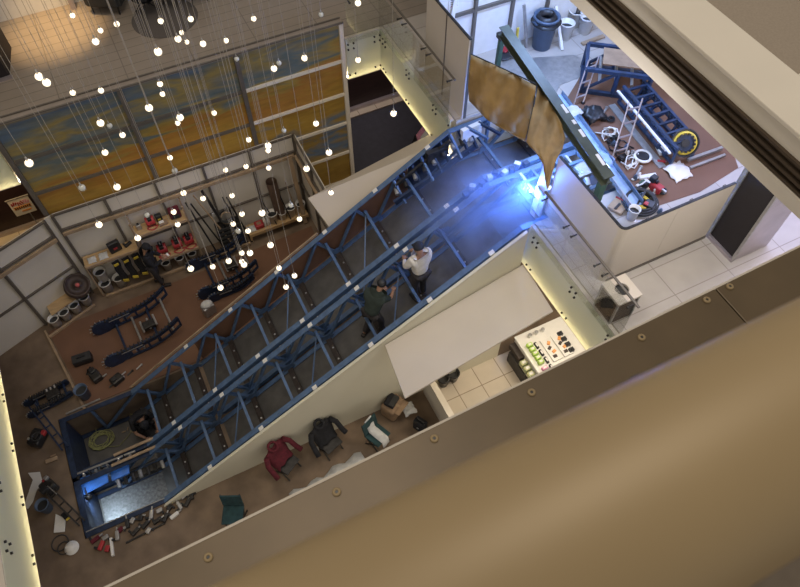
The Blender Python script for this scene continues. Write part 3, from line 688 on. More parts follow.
# man bending and reaching to the right beside him
person('person in a dark green shirt leaning under the central beams, one arm out',
       pose(pelvis=(0, -.05, .93), waist=(0, .03, 1.09), chest=(0, .14, 1.28), neck=(0, .24, 1.40), head=(0, .33, 1.46), crown=(0, .38, 1.56), look=(0, 1, -.8),
            shl=(-.19, .13, 1.34), shr=(.19, .16, 1.34), elr=(.20, .38, 1.16), wrr=(.10, .60, 1.08), ell=(-.24, .28, 1.12), wrl=(-.12, .50, 1.05), knl=(-.13, .10, .50), anl=(-.14, -.16, .10), knr=(.12, .14, .5), anr=(.13, .10, .10)),
       (2.72, 6.82, panz(2.72)+.02), math.radians(-62), ('shirtgreen', 'trousers'), 1.0, None, 'short')
# man crouching in the pit beside the rope
pc_ = az(148, 428, -1.05)
person('person in black crouching in the pit beside the coiled rope',
       pose(pelvis=(0, -.18, .42), waist=(0, -.08, .58), chest=(0, .10, .74), neck=(0, .23, .84), head=(0, .32, .88), crown=(0, .41, .93), look=(0, .5, -1), shl=(-.19, .09, .80), shr=(.19, .09, .80), ell=(-.27, .25, .56),
            wrl=(-.16, .44, .42), elr=(.27, .26, .56), wrr=(.15, .45, .42), hil=(-.1, -.16, .40), knl=(-.20, .22, .50), anl=(-.15, .02, .10), hir=(.1, -.16, .40), knr=(.20, .22, .50), anr=(.15, .02, .10)),
       (pc_.x, pc_.y-.0, -1.04), math.radians(195), ('blackcloth', 'trousers'), 1.02, 'cap', 'short')
# man in black at the shelves looking at a slip
ps_ = az(162, 284, 0.02)
t = person('person in black clothes standing before the workshop shelves looking at a slip of paper',
       pose(crown=(0, .11, 1.68), look=(0, 1, -.7), wrl=(-.05, .36, 1.13), wrr=(.08, .37, 1.13), ell=(-.22, .12, 1.10), elr=(.24, .12, 1.1), anl=(-.12, -.1, .10), anr=(.1, .08, .10)),
       (ps_.x-.02, ps_.y, 0.025), math.radians(-100), ('blackcloth', 'trousers'), .98, 'cap')
tag(MB().box((ps_.x+.42, ps_.y-.08, 1.13), (.14, .10, .006), .4, .3).build('paper_slip', 'paper'), 'small white slip of paper held by the person at the shelves', 'paper')

# ---- workshop shelves (timber frames on the hoarding)
def shelf(x0, x1, zs, label, y0=12.2, y1=12.55, h=1.5, m='plywood'):
    t = thing('timber_shelf', label, 'shelf', ((x0+x1)/2, 12.2, 0))
    for z in zs: MB().span(x0, x1, y0, y1, z-.02, z).build('shelf_board', m, t)
    for z in zs: MB().span(x0, x1, y0-.03, y0, z-.07, z+.0).build('edge_rail', 'lighttimber', t)
    for x in (x0, x1):
        for y in (y0, y1-.04): MB().span(x-.02, x+.02, y, y+.04, .02, h).build('post', 'lighttimber', t)
    return t
shelf(-2.68, -1.36, (1.32,), 'plywood workbench shelf at the left of the hoarding', h=1.34)
shelf(-1.28, .03, (.62, 1.76), 'two tier timber shelf of red tools behind the standing person', h=2.2)
tag(MB().span(-2.62, 1.35, 12.1, 12.17, .02, .10).build('floor_batten', 'lighttimber'), 'long timber batten on the floor along the front of the shelves', 'batten')
tag(MB().span(1.40, 3.12, 12.2, 12.56, .30, .34).span(1.4, 3.12, 12.15, 12.2, .26, .36).span(1.4, 1.46, 12.2, 12.5, 0, .3).span(3.0, 3.06, 12.2, 12.5, 0, .3).build('low_platform', 'plywood'), 'low plywood platform under the buckets at the right end of the shelves', 'platform')

def make_bucket(m='white', inner='rubber'):
    t = thing('bucket', '', 'bucket', (0, 0, 0))
    MB().lathe((0, 0, 0), [(.115, 0), (.145, .34), (.155, .34), (.155, .36), (.138, .36), (.11, .02), (0, .02)], 20).build('bucket_body', m, t, True)
    MB().tube([(math.cos(a)*.155, math.sin(a)*.155, .33-.10*abs(math.sin(a))) for a in [PI*i/10 for i in range(11)]], .005).build('handle', 'steel', t)
    MB().cyl((0, 0, .06), (0, 0, .25), .118, .134, n=16).build('contents', inner, t)
    return t
BK = make_bucket(); BKB = make_bucket('bluebin'); BKD = make_bucket('white', 'black')
for (x, y), lb in zip([(58, 325), (68, 318), (78, 311), (88, 303)], ['leftmost', 'second', 'third', 'last']):
    p = az(x, y, .02); put(BK, p, '%s of the four white buckets in a row under the rusty drum' % lb, 1.2, .9, 'buckets under the drum')
for (x, y), lb in (((-2.52, 12.34), 'white bucket left of two under the plywood workbench'), ((-2.16, 12.36), 'white bucket right of two under the plywood workbench'), ((-2.5, 12.42), 'white bucket stacked on the left bucket under the workbench')):
    put(BK, V((x, y, .02 if y < 12.4 else .42)), lb, 0, 1)
for i, (x, y) in enumerate([(-.92, 12.34), (-.55, 12.34), (-.2, 12.34)]):
    put(BKD, V((x, y, .02)), '%s of the white buckets below the red chain hoists' % ('leftmost', 'middle', 'rightmost')[i], 0, .8)
for i, (x, y, s) in enumerate([(2.16, 12.36, 1.0), (2.44, 12.34, .75), (2.70, 12.36, .95), (3.0, 12.38, .9)]):
    put(BKD, V((x, y, .34)), '%s white bucket on the low platform at the shelf end' % ('leftmost', 'second', 'third', 'rightmost')[i], 0, s)
# sloping plywood box with the drum
p = [az(x, y, .02) for x, y in ((47, 312), (57, 328), (94, 300), (88, 285))]
tag(MB().prism([az(44, 301, .52), az(52, 316, .42), az(78, 298, .42), az(68, 283, .52)], (0, 0, .03)).build('plywood_sheet', 'plywood'), 'pale plywood sheet lying over the buckets beside the drum', 'plywood sheet')
tag(MB().bar((-4.2, 11.55, .05), (-2.95, 12.02, .05), .06, .06).build('timber_sill', 'lighttimber'), 'short timber sill in front of the row of four buckets', 'batten')
c = az(77, 286, .80)
t = thing('cable_drum', 'rusty brown round drum lying on the plywood sheet', 'drum', c)
MB().lathe(c, [(.29, -.12), (.31, -.10), (.31, .10), (.27, .12), (.27, .07), (.10, .05), (.10, .11), (0, .11)], 24, (.3, -.45, 1)).build('drum_body', 'drum', t, True)
MB().cyl(c+V((.02, -.05, .05)), c+V((.05, -.1, .16)), .05, n=12).build('hub', 'red', t)
# bench top items
def lump(name, m, label, cat, c, d, rz=0, parts=()):
    """housing with attached smaller parts: list of (name, material, offset, size)"""
    t = thing(name, label, cat, c)
    MB().box(V(c)+V((0, 0, d[2]/2)), d, rz).build('housing', m, t, bevel=min(d)*.18)
    q = Matrix.Rotation(rz, 3, 'Z')
    for n_, mm, off, dd in parts:
        MB().box(V(c)+q@V(off), dd, rz).build(n_, mm, t, bevel=min(dd)*.15)
    return t
hd_ = [('handle', 'black', (0, 0, .20), (.16, .03, .03))]
lump('tool_case', 'black', 'dark tool case standing on the plywood workbench', 'tool case', V((-1.86, 12.38, 1.32)), (.30, .12, .34), .2, [('red_label', 'red', (0, -.065, .15), (.10, .01, .06)), ('handle', 'black', (0, 0, .32), (.12, .03, .03))])
lump('power_drill', 'black', 'black power tool on the right end of the plywood workbench', 'drill', (-1.55, 12.42, 1.32), (.2, .07, .07), .5, [('grip', 'rubber', (-.06, .05, .04), (.05, .12, .05))])
def crumple(c, r, m, name, label, cat, seed=1, n=10, flat=.35):
    random.seed(seed); b = MB(); g = []
    for j in range(n):
        rw = []
        for i in range(n):
            u, v = (i/(n-1)-.5)*2, (j/(n-1)-.5)*2; k = 1-.18*random.random()
            h = flat*r*(1-(u*u+v*v)*.45)*(0.45+random.random()*.8)
            rw.append(V(c)+V((u*r*k, v*r*k, max(.012, h))))
        g.append(rw)
    b.sheet(g); return tag(b.build(name, m, smooth=True), label, cat)
crumple((-2.2, 12.35, 1.32), .12, 'whitecloth', 'rag', 'crumpled white rag on the plywood workbench', 'rag', 3)
crumple((-2.48, 12.35, 1.32), .11, 'whitecloth', 'rag', 'greyish rag at the left end of the plywood workbench', 'rag', 5)
for i, (x, lb) in enumerate(((-2.0, 'leftmost'), (-1.75, 'middle'), (-1.5, 'rightmost'))):
    t = thing('safety_harness', '%s of the black and yellow harnesses hanging under the workbench' % lb, 'harness', (x, 12.2, .35))
    MB().sheet([[V((x+.09*(k-1.5)/1.5+.015*math.sin(j*2.), 12.17-.02*math.cos(k+j), 1.22-.16*j)) for k in range(4)] for j in range(6)], .02).build('webbing', 'blackcloth', t)
    MB().box((x, 12.13, 1.1), (.12, .02, .07), .2).build('yellow_strap', 'yellow', t); MB().box((x+.02, 12.12, .42), (.14, .03, .08), -.3).build('yellow_buckle', 'yellow', t)
# red tools on the shelf
def hoist(c, label, m='red', s=1, rz=0):
    t = thing('chain_hoist', label, 'chain hoist', c); c = V(c)
    MB().cyl(c+V((-.09*s, 0, .11*s)), c+V((.09*s, 0, .11*s)), .10*s, n=18).build('hoist_drum', m, t, True, .01)
    MB().box(c+V((0, 0, .13*s)), (.08*s, .16*s, .22*s), rz).build('hoist_frame', 'black', t, bevel=.01)
    MB().torus(c+V((0, 0, .28*s)), .035*s, .009*s, (1, 0, 0)).build('hook', 'steel', t)
    MB().tube([c+V((.1*s*math.cos(a)*(1+.2*math.sin(3*a)), -.12*s+.05*s*math.sin(a), .02+.01*math.sin(5*a))) for a in [i*.45 for i in range(15)]], .012*s).build('chain', 'red' if m == 'red' else 'steel', t)
    return t
for x, z, m, lb in ((-.85, .62, 'red', 'left red chain hoist on the lower tier of the timber shelf'), (-.45, .62, 'red', 'right red chain hoist on the lower tier of the timber shelf'), (-.14, .62, 'red', 'small red chain hoist at the right end of the lower shelf tier'),
                    (-.82, 1.76, 'red', 'red chain hoist on the upper tier of the timber shelf')):
    hoist((x, 12.42, z), lb, m, 1.35 if z < 1 else 1.2)
lump('battery_charger', 'black', 'black and yellow battery charger at the back of the upper shelf tier', 'charger', (-.6, 12.47, 1.76), (.16, .12, .2), 0, [('yellow_face', 'yellow', (0, -.065, .08), (.08, .01, .05))])
lump('parts_box', 'cardboard', 'orange brown parts box on the upper shelf tier', 'box', (-.55, 12.3, 1.76), (.22, .14, .08), .1, [('paper_pile', 'paper', (-.03, 0, .09), (.12, .08, .02))])
lump('first_aid_bag', 'redcloth', 'dark red rounded bag on the right of the upper shelf tier', 'bag', (-.2, 12.4, 1.76), (.28, .2, .30), 0, [('front_pocket', 'black', (0, -.11, .10), (.18, .03, .10))])
lump('spray_can_rack', 'steel', 'grey spray cans standing left on the upper shelf tier', 'spray cans', (-1.12, 12.4, 1.76), (.12, .08, .16), 0, [('black_cap', 'black', (0, 0, .18), (.05, .05, .04))])
# leaning poles and bars right of the shelf
for i, (xa, xb, zt, m, lb) in enumerate([(.14, .45, 2.0, 'black', 'black leg of the folded tripod leaning by the shelf'), (.25, .7, 1.9, 'darksteel', 'dark steel bar leaning left of the white round lids'), (.38, .95, 2.15, 'lighttimber', 'thin pale pole leaning between the dark bars'),
                                          (.62, 1.0, 2.2, 'black', 'thick black pole standing beside the white round lids'), (1.05, 1.30, 1.75, 'black', 'black flat bar leaning right of the coiled hose'), (1.15, 1.42, 1.7, 'darksteel', 'dark steel bar leaning beside the black flat bar')]):
    tag(MB().cyl((xb, 12.12+.02*i, .03), (xa, 12.5, zt), .022 if i != 3 else .04, n=10).cyl((xb, 12.12+.02*i, .02), (xb, 12.12+.02*i, .06), .035, n=10).build('leaning_pole', m), lb, 'pole')
# step stack: dark ribbed steps
t = thing('escalator_step_stack', 'stack of dark ribbed escalator steps on the floor under the coiled hose', 'escalator steps', (1.0, 12.3, .02))
for k in range(6):
    b = MB().span(.62, 1.28, 12.22, 12.55, .03+k*.16, .05+k*.16)
    for r_ in range(14): b.span(.64+r_*.046, .655+r_*.046, 12.22, 12.55, .05+k*.16, .065+k*.16)
    b.build('step_tread', 'darksteel', t); MB().span(.66, 1.24, 12.2, 12.23, -.0+k*.16+.03, k*.16+.12).build('step_riser', 'rubber', t)
t = thing('hose_coil', 'coiled dark hose with brass end on top of the step stack', 'hose', (1.0, 12.2, .95))
for k, r_ in enumerate((.16, .18, .17)): MB().torus((.98, 12.38, 1.10+.05*k), r_, .025, (0, -.3, 1)).build('hose_turn', 'rubber' if k else 'lighttimber', t, True)
for k, z in enumerate((1.42, 1.22)):
    tag(MB().cyl((.72, 12.50, z), (.72, 12.54, z), .075, n=20).build('white_disc', 'white', bevel=.006), '%s white round lid stuck on the hoarding beside the dark poles' % ('upper', 'lower')[k], 'lid')
crumple((1.55, 12.36, .34), .12, 'whitecloth', 'rag', 'white rag beside the red box on the low platform', 'rag', 9)
lump('wire_box', 'red', 'box of red wire coils on the low platform', 'box', (1.75, 12.36, .34), (.24, .22, .14), 0, [('wire_coil', 'cardboard', (0, 0, .13), (.12, .1, .03))])
t = thing('bottle_group', 'white plastic bottles in a carrier on the low platform', 'bottles', (1.97, 12.36, .34))
for k in range(4): MB().lathe((1.92+.09*(k % 2), 12.3+.1*(k//2), .34), [(.04, 0), (.042, .2), (.015, .26), (.015, .3), (0, .3)], 12).build('bottle', 'white', t, True)
# cardboard tube, shovel handles
tag(MB().cyl((2.42, 12.44, .34), (2.36, 12.44, 1.78), .145, n=24, cap=False).cyl((2.42, 12.44, .34), (2.36, 12.44, 1.78), .13, n=24, cap=False).cyl((2.42, 12.44, .36), (2.42, 12.44, .37), .15, n=24).build('cardboard_tube', 'tube', smooth=True), 'fat brown cardboard tube standing behind the right buckets', 'tube')
for i, (x0, x1, lb) in enumerate(((2.2, 2.0, 'short black handled tool standing in the leftmost platform bucket'), (2.62, 2.45, 'pole standing in front of the cardboard tube'), (2.85, 2.72, 'pale pole standing right of the cardboard tube'), (3.0, 2.98, 'wide timber plank leaning in the right corner'))):
    b = MB()
    if i == 3: b.bar((x0, 12.15, .04), (x1, 12.5, 2.3), .11, .03, up=(0, 1, 0))
    else: b.cyl((x0, 12.2, .36), (x1, 12.4, (1.2, 1.5, 1.6)[i]), .016, n=8)
    tag(b.build('leaning_plank' if i == 3 else 'leaning_pole', 'lighttimber' if i > 1 else 'black'), lb, 'plank' if i == 3 else 'pole')
lump('work_jacket', 'blackcloth', 'dark jacket heaped by the corner of the far canopy board', 'jacket', az(325, 222, .02), (.35, .3, .5), .3, [('red_sleeve', 'redcloth', (-.2, -.1, .15), (.16, .12, .12))])

# ---- salvaged curved escalator tracks
def track(c, L, ang, bend, label, rods=4, m='navy', h=.3, width=.75, two=True, dz=0):
    """two side frames with a curved top and a round idler end, tied by cross tubes"""
    t = thing('escalator_track_frame', label, 'escalator track', c); c = V(c); q = Matrix.Rotation(ang, 3, 'Z')
    N = 12
    def pt(u, w_, z): # u along 0..1
        x = (u-.5)*L; return c+q@V((x, w_+0*x, z+bend*max(0, u-.45)**2*4+dz*u))
    for s in ((-1, 1) if two else (0,)):
        y = s*width/2
        for z, wd in ((h, .05), (h-.09, .035), (.06, .05)):
            b = MB()
            for i in range(N): b.bar(pt(i/N, y, z), pt((i+1)/N+.004, y, z), .05, wd)
            b.build('side_rail', m, t)
        b = MB()
        b.prism([pt(i/N, y-.008, h-.05) for i in range(4)]+[pt(i/N, y-.008, .08) for i in range(3, -1, -1)], q@V((0, .016, 0))); b.build('side_plate', m, t)
        for i in range(0, N+1, 2): MB().bar(pt(i/N, y, .06), pt(i/N, y, h), .035, .05).build('upright', m, t)
        ct = pt(0, y, h*.55); ax = q@V((0, 1, 0))
        MB().cyl(ct-ax*.03, ct+ax*.03, h*.62, n=24).build('idler_disc', m, t)
        b = MB()
        for k in range(9):
            a = PI*.45+PI*1.1*k/8; dv = q@V((math.cos(a), 0, 0))+V((0, 0, math.sin(a))); MB().bar(ct+dv*h*.6, ct+dv*h*.78, .02).build('newel_finger', 'steel', t)
        for k in range(14): MB().cyl(pt(.08+k*.06, y-.05, h+.03), pt(.08+k*.06, y+.05, h+.03), .022, n=7).build('chain_roller', 'darksteel', t)
        MB().bar(pt(.3, y+.05, .12), pt(.9, y+.05, h-.06), .03).build('slant_strut', 'bluesteel', t)
        MB().bar(pt(.12, y-.04, h-.03), pt(.42, y-.04, h-.03), .018).build('bright_rod', 'steel', t)
    if two:
        for k in range(rods):
            u = .18+.7*k/(rods-1); MB().cyl(pt(u, -width/2, .13), pt(u, width/2, .13), .03, n=10).build('cross_tube', 'steel' if k % 2 else 'navy', t)
        MB().box(pt(.6, 0, .2), (.3, .22, .16), ang).build('gear_box', 'darksteel', t, bevel=.02)
        for k in range(3): MB().cyl(pt(.5+.1*k, -.12, .2), pt(.5+.1*k, .2, .24), .028, n=8).build('roller', 'steel', t)
    return t
ca = az(145, 332, .05)
track((ca.x, ca.y, .02), 1.75, math.radians(4), .30, 'left pair of curved blue track frames lying on the brown mat', h=.40, width=1.05)
cb_ = az(228, 272, .05)
track((cb_.x, cb_.y, .02), 1.45, math.radians(2), .28, 'right pair of curved blue track frames lying on the brown mat near the shelves', h=.38, width=1.0)
cf = az(236, 292, .05)
track((cf.x, cf.y, .02), 1.1, math.radians(0), .22, 'single curved dark track side lying right of the wrapped machine', h=.26, two=False)
cc = az(52, 398, .05)
track((cc.x, cc.y-.05, .02), .95, math.radians(6), .05, 'short dark track frame lying by the pit corner', rods=3, h=.2, width=.35)
ce = az(210, 312, .05)
t = thing('wrapped_machine', 'small machine wrapped in clear plastic between the mat and the truss', 'machine', (ce.x, ce.y, .02))
MB().box((ce.x, ce.y, .2), (.32, .22, .36), .3).build('housing', 'steel', t, bevel=.03); MB().ball((ce.x, ce.y, .42), .16, 10, 6, (1, .8, .5)).build('plastic_wrap', 'whitecloth', t, True)
tag(MB().bar(az(235, 305, .08), az(283, 283, .12), .05, .05).bar(az(232, 310, .08), az(280, 288, .12), .03, .03).build('aluminium_profile', 'steel'), 'pair of pale metal profiles lying beside the wrapped machine', 'profile')

# ---- items on the mat by the pit
p = az(84, 361, .02)
lump('tool_box', 'black', 'closed black tool box on the brown mat', 'tool box', p, (.46, .24, .18), -.05, [('lid', 'rubber', (0, 0, .19), (.44, .22, .04)), ('handle', 'black', (0, 0, .225), (.2, .04, .03))])
p = az(97, 378, .02)
lump('electric_winch', 'darksteel', 'black electric winch between the tool box and the blue bucket', 'winch', p, (.24, .3, .18), .3, [('motor', 'black', (.02, .12, .18), (.14, .14, .12)), ('bracket', 'steel', (.15, -.1, .05), (.16, .03, .04))])
MB().tube([p+V((-.02, .15, .15)), p+V((-.15, .3, .05)), p+V((-.2, .2, .02)), p+V((-.05, .3, .12))], .02).build('winch_cable', 'black', None)
bpy.data.objects['winch_cable']['label'] = 'short black cable looped beside the electric winch'; bpy.data.objects['winch_cable']['category'] = 'cable'
put(BKB, az(86, 396, .02), 'dark blue bucket on the edge of the brown mat', 0, 1.05)
lump('motor_box', 'darksteel', 'grey motor box by the far truss edge right of the blue bucket', 'motor', az(118, 381, .02), (.3, .22, .16), .4, [('shaft', 'steel', (.2, 0, .1), (.14, .03, .03)), ('cap', 'rubber', (-.05, 0, .18), (.1, .1, .05))])
for i in range(4):
    q = az(112+9*i, 386-6*i, .02); tag(MB().cyl(q+V((-.06, -.03, .03)), q+V((.07, .04, .03)), .018, n=8).ball(q+V((.08, .045, .03)), .032, 8, 6).build('bolt_tool', 'steel' if i % 2 else 'darksteel'),
        '%s of the small metal pins scattered along the far truss edge' % ('first', 'second', 'third', 'fourth')[i], 'metal pin')
# white panel trim lying on the far truss edge
tag(MB().bar(az(66, 414, .05), az(100, 399, .05), .04, .03).build('chain_strip', 'steel'), 'short pale chain strip on the far edge of the pit', 'strip')

# ---- left of the pit
def ladder_frame(a, c_, wd, m, label, rungs, z=.06, name='steel_side_frame', cat='steel frame'):
    t = thing(name, label, cat, (V(a)+V(c_))/2); a, c_ = V(a), V(c_); d = (c_-a).normalized(); s = d.cross(V((0, 0, 1))).normalized()*wd/2
    for k in (-1, 1): MB().bar(a+s*k, c_+s*k, .035, .05).build('rail', m, t)
    for k in range(rungs):
        p = a.lerp(c_, (k+.5)/rungs); MB().bar(p-s, p+s, .025, .025).build('rung', m, t)
    return t
ladder_frame(az(32, 405, .25), az(65, 448, .12), .14, 'navy', 'dark narrow steel frame lying over the upper left pit corner', 5)
ladder_frame(az(50, 492, .3), az(82, 523, .15), .14, 'darksteel', 'dark narrow steel frame leaning over the lower left pit edge', 4)
p = az(40, 440, .02)
lump('power_unit', 'black', 'black power unit with red fan left of the pit', 'machine', p, (.4, .3, .24), .9, [('cover', 'darksteel', (.02, .02, .26), (.2, .18, .06)), ('red_fan', 'red', (.12, -.12, .2), (.12, .1, .1)), ('valve', 'steel', (-.1, .1, .27), (.06, .05, .05))])
MB().torus(p+V((.03, -.05, .29)), .10, .018).build('hose', 'rubber', None); tag(bpy.data.objects['hose'], 'black hose ring lying on the black power unit', 'hose')
for i, pts in enumerate(([(28, 473), (40, 472), (43, 483), (37, 490), (29, 491), (33, 480)], [(30, 489), (37, 490), (33, 502), (28, 509), (24, 507), (27, 497)])):
    tag(MB().prism([az(x, y, .012+.01*i) for x, y in pts], (0, 0, .008)).build('cut_sheet', 'bluecloth' if 0 else 'white'), ('upper white cut sheet scrap on the floor left of the pit', 'lower white cut sheet scrap on the floor left of the pit')[i], 'sheet scrap')
p = az(52, 489, .02)
lump('pipe_threader', 'darksteel', 'dark clamped machine between the white scraps and the pit', 'machine', p, (.28, .3, .3), .5, [('jaw', 'steel', (.1, .1, .33), (.1, .08, .08)), ('motor', 'black', (-.1, -.08, .34), (.16, .14, .12)), ('lever', 'steel', (0, -.2, .3), (.02, .3, .02)), ('switch', 'red', (.02, .1, .34), (.05, .05, .03))])
p = az(48, 509, .02); put(BKB, p, 'dark navy bucket of parts below the clamped machine', .4, .95); bpy.data.objects
lump('work_glove', 'blackcloth', 'black work glove on the white paper bag', 'glove', az(66, 516, .05), (.12, .18, .05), .4, [('cuff', 'yellow', (0, -.1, .03), (.09, .04, .04))])
tag(MB().prism([az(x, y, .02) for x, y in ((56, 514), (66, 519), (65, 532), (54, 533))], (0, 0, .03)).build('paper_bag', 'paper', bevel=.01), 'flat white paper bag on the floor left of the lower pit corner', 'paper bag')
lump('wood_offcut', 'lighttimber', 'small pale wood offcut between the power unit and the pit', 'wood offcut', az(52, 460, .02), (.26, .09, .04), -.05, [('sliver', 'cardboard', (.05, .08, .03), (.12, .04, .03))])
p = az(72, 548, .02)
t = thing('hard_hat', 'white hard hat at the bottom left pit corner', 'hard hat', p)
MB().lathe(p, [(.15, .0), (.15, .02), (.125, .03), (.115, .09), (.07, .14), (0, .155)], 20).build('shell', 'white', t, True); MB().bar(p+V((-.08, 0, .14)), p+V((.08, 0, .14)), .03, .03).build('ridge', 'white', t)
MB().torus(az(60, 543, .03), .17, .012).torus(az(64, 548, .04), .13, .012).build('cable_loop', 'rubber', None); tag(bpy.data.objects['cable_loop'], 'black cable loops on the floor around the white hard hat', 'cable')
tools = [('angle_grinder', 'red', 102, 546, .9), ('nail_gun', 'redcloth', 96, 540, .3), ('caulking_gun', 'darksteel', 136, 532, .5), ('pipe_wrench', 'darksteel', 146, 525, .5), ('clamp_tool', 'steel', 152, 515, 1.2), ('cable_cutter', 'darksteel', 166, 518, .9),
         ('mixing_head', 'black', 128, 524, 1.5), ('tape_box', 'white', 175, 516, .3), ('torch', 'steel', 180, 506, 1.8), ('heat_gun', 'darksteel', 188, 503, .8), ('ratchet', 'steel', 118, 536, 1.4), ('pliers', 'darksteel', 158, 521, .2)]
where = ['nearest the hard hat', 'beside the white level bar', 'in the long row below the near pit', 'right of the caulking gun', 'upper middle of the tool row', 'with open jaws in the tool row', 'close to the pit edge', 'at the lower right of the tool row', 'near the right end of the tool row', 'at the right end of the tool row', 'left of the caulking gun', 'in the middle of the tool row']
for (n_, m, x, y, r_), wh in zip(tools, where):
    q = az(x, y, .02); col = {'red': 'red', 'redcloth': 'dark red', 'darksteel': 'dark metal', 'steel': 'bright metal', 'black': 'black', 'white': 'white'}[m]
    lump(n_, m, '%s %s %s' % (col, n_.replace('_', ' '), wh), n_.replace('_', ' '), q, (.20, .08, .08), r_, [('grip', 'black' if m != 'black' else 'steel', (-.07, .06, .04), (.05, .14, .05)), ('nozzle', 'steel', (.13, 0, .05), (.09, .03, .03))])
for i, (n_, m, x, y, r_) in enumerate([('shackle', 'steel', 106, 538, .2), ('drill_case', 'red', 108, 549, 1.0), ('pulley_block', 'redcloth', 121, 530, .4), ('chain_link', 'steel', 133, 521, .8), ('wrench_roll', 'black', 141, 518, 1.1),
        ('tin_can', 'steel', 160, 511, .1), ('socket_box', 'darksteel', 170, 508, .6), ('glass_jar', 'steel', 184, 497, .3), ('oil_can', 'darksteel', 192, 497, 1.4), ('hook_tool', 'steel', 149, 531, .7)]):
    lump(n_, m, '%s %s among the hand tools spread below the near pit edge' % ({'steel': 'bright metal', 'darksteel': 'dark metal', 'red': 'red', 'redcloth': 'dark red', 'black': 'black'}[m], n_.replace('_', ' ')), n_.replace('_', ' '), az(x, y, .02), (.13, .09, .07), r_, [('grip', 'black' if m != 'black' else 'steel', (.05, -.05, .04), (.04, .10, .04))])
tag(MB().bar(az(111, 538, .05), az(113, 556, .05), .055, .07).build('level_bar', 'white', bevel=.006), 'short white level bar standing out among the tools at the pit', 'level')
tag(MB().bar(az(86, 532, .04), az(165, 498, .04), .02, .02).build('edge_strip', 'steel'), 'thin metal strip along the near edge of the pit', 'strip')
tag(MB().bar(az(126, 543, .03), az(165, 523, .03), .035, .035).build('iron_bar', 'darksteel'), 'long dark iron bar lying among the tools', 'bar')

# ---- in the pit: bright blue cover, work lamp, machinery, rope
t = thing('drive_unit', 'black drive machinery with bright blue cover at the lower end of the central beams', 'machine', (-4.0, 7.45, -.4))
MB().prism([(-4.35, 7.2, -.12), (-3.75, 7.25, -.12), (-3.7, 7.52, -.10), (-4.3, 7.6, -.1)], (0, 0, .05)).build('blue_cover', 'brightblue', t)
MB().prism([(-3.7, 7.3, -.25), (-3.3, 7.3, -.25), (-3.25, 7.5, -.2), (-3.65, 7.55, -.2)], (0, 0, .05)).build('blue_plate', 'brightblue', t)
MB().span(-3.3, -2.55, 7.16, 7.34, -.5, -.3).build('gear_case', 'darksteel', t, bevel=.03)
for k in range(7):
    MB().cyl((-3.6+.17*k, 7.12, -.33+.03*(k % 2)), (-3.6+.17*k, 7.3, -.3), .045, n=10).build('roller', 'darksteel' if k % 3 else 'steel', t)
MB().bar((-4.3, 7.68, .02), (-3.0, 7.62, .05), .04, .04).build('conduit', 'steel', t)
b = MB().cyl((-3.55, 7.50, .09), (-2.45, 7.50, .11), .035, n=10); tag(b.build('steel_pipe', 'lighttimber'), 'near one of two pale pipes lying along the central beams in the pit', 'pipe')
b = MB().cyl((-3.45, 7.72, .09), (-2.45, 7.72, .11), .035, n=10); tag(b.build('steel_pipe', 'lighttimber'), 'far one of two pale pipes lying along the central beams in the pit', 'pipe')
random.seed(4)
for i in range(10):
    x = -4.3+.13*i; b = MB().cyl((x, 7.55+.05*math.sin(i*2), .0), (x+.03, 7.56, .11+.05*(i % 3)), .018, n=7).box((x, 7.58, .02), (.06, .05, .04), i)
    b.build('clamp_bolt', 'steel' if i % 2 else 'darksteel', t)
p = V((-4.22, 7.10, -.10)); t = thing('work_lamp', 'bright white work lamp shining into the near pit', 'work lamp', p)
MB().lathe(p, [(.03, .08), (.07, .02), (.075, -.02)], 14).build('lamp_hood', 'darksteel', t, True); MB().ball(p+V((0, 0, -.01)), .06, 12, 8).build('lamp_lens', 'worklamp', t, True)
MB().cyl(p+V((0, .0, .06)), p+V((0, .2, .12)), .012).build('bracket', 'darksteel', t)
light('SPOT', p+V((.03, -.05, -.1)), 46, (.62, .82, 1), .05, target=(-3.95, 6.75, -1.08), spot=135, blend=.9)
light('POINT', p+V((.1, -.02, .25)), 3.0, (.7, .85, 1), .05)
t = thing('rope_coil', 'loosely coiled yellow green rope on the far pit floor', 'rope', az(100, 438, -1.05)); c = az(102, 440, -1.04); random.seed(11)
for k in range(3):
    pts = []; ph = random.random()*6
    for i in range(46):
        a = ph+i*.42; r_ = .20+.07*math.sin(i*.37+k*2)+.04*random.random()
        pts.append(c+V((r_*math.cos(a)*1.1, r_*math.sin(a)*.9, .02+.05*random.random())))
    MB().tube(pts, .009, 5).build('rope_turn', 'rope', t, True)
MB().tube([c+V((-.1, .15, .02)), c+V((-.05, .45, .02)), c+V((.25, .62, .03)), c+V((.62, .55, .02)), c+V((.85, .32, .02)), c+V((.9, .05, .02)), c+V((.6, -.2, .02)), c+V((.35, -.35, .02)), c+V((.1, -.25, .02))], .008, 5).build('rope_tail', 'rope', t, True)
for i in range(5):
    q = az(124+4*i, 432-3*(i % 2), -1.05); tag(MB().box(q+V((0, 0, .015)), (.10, .025, .02), i*1.1).build('wood_chip', 'lighttimber'), '%s of the pale scraps beside the crouching person' % ('first', 'second', 'third', 'fourth', 'fifth')[i], 'scrap', 'scraps beside the crouching person')

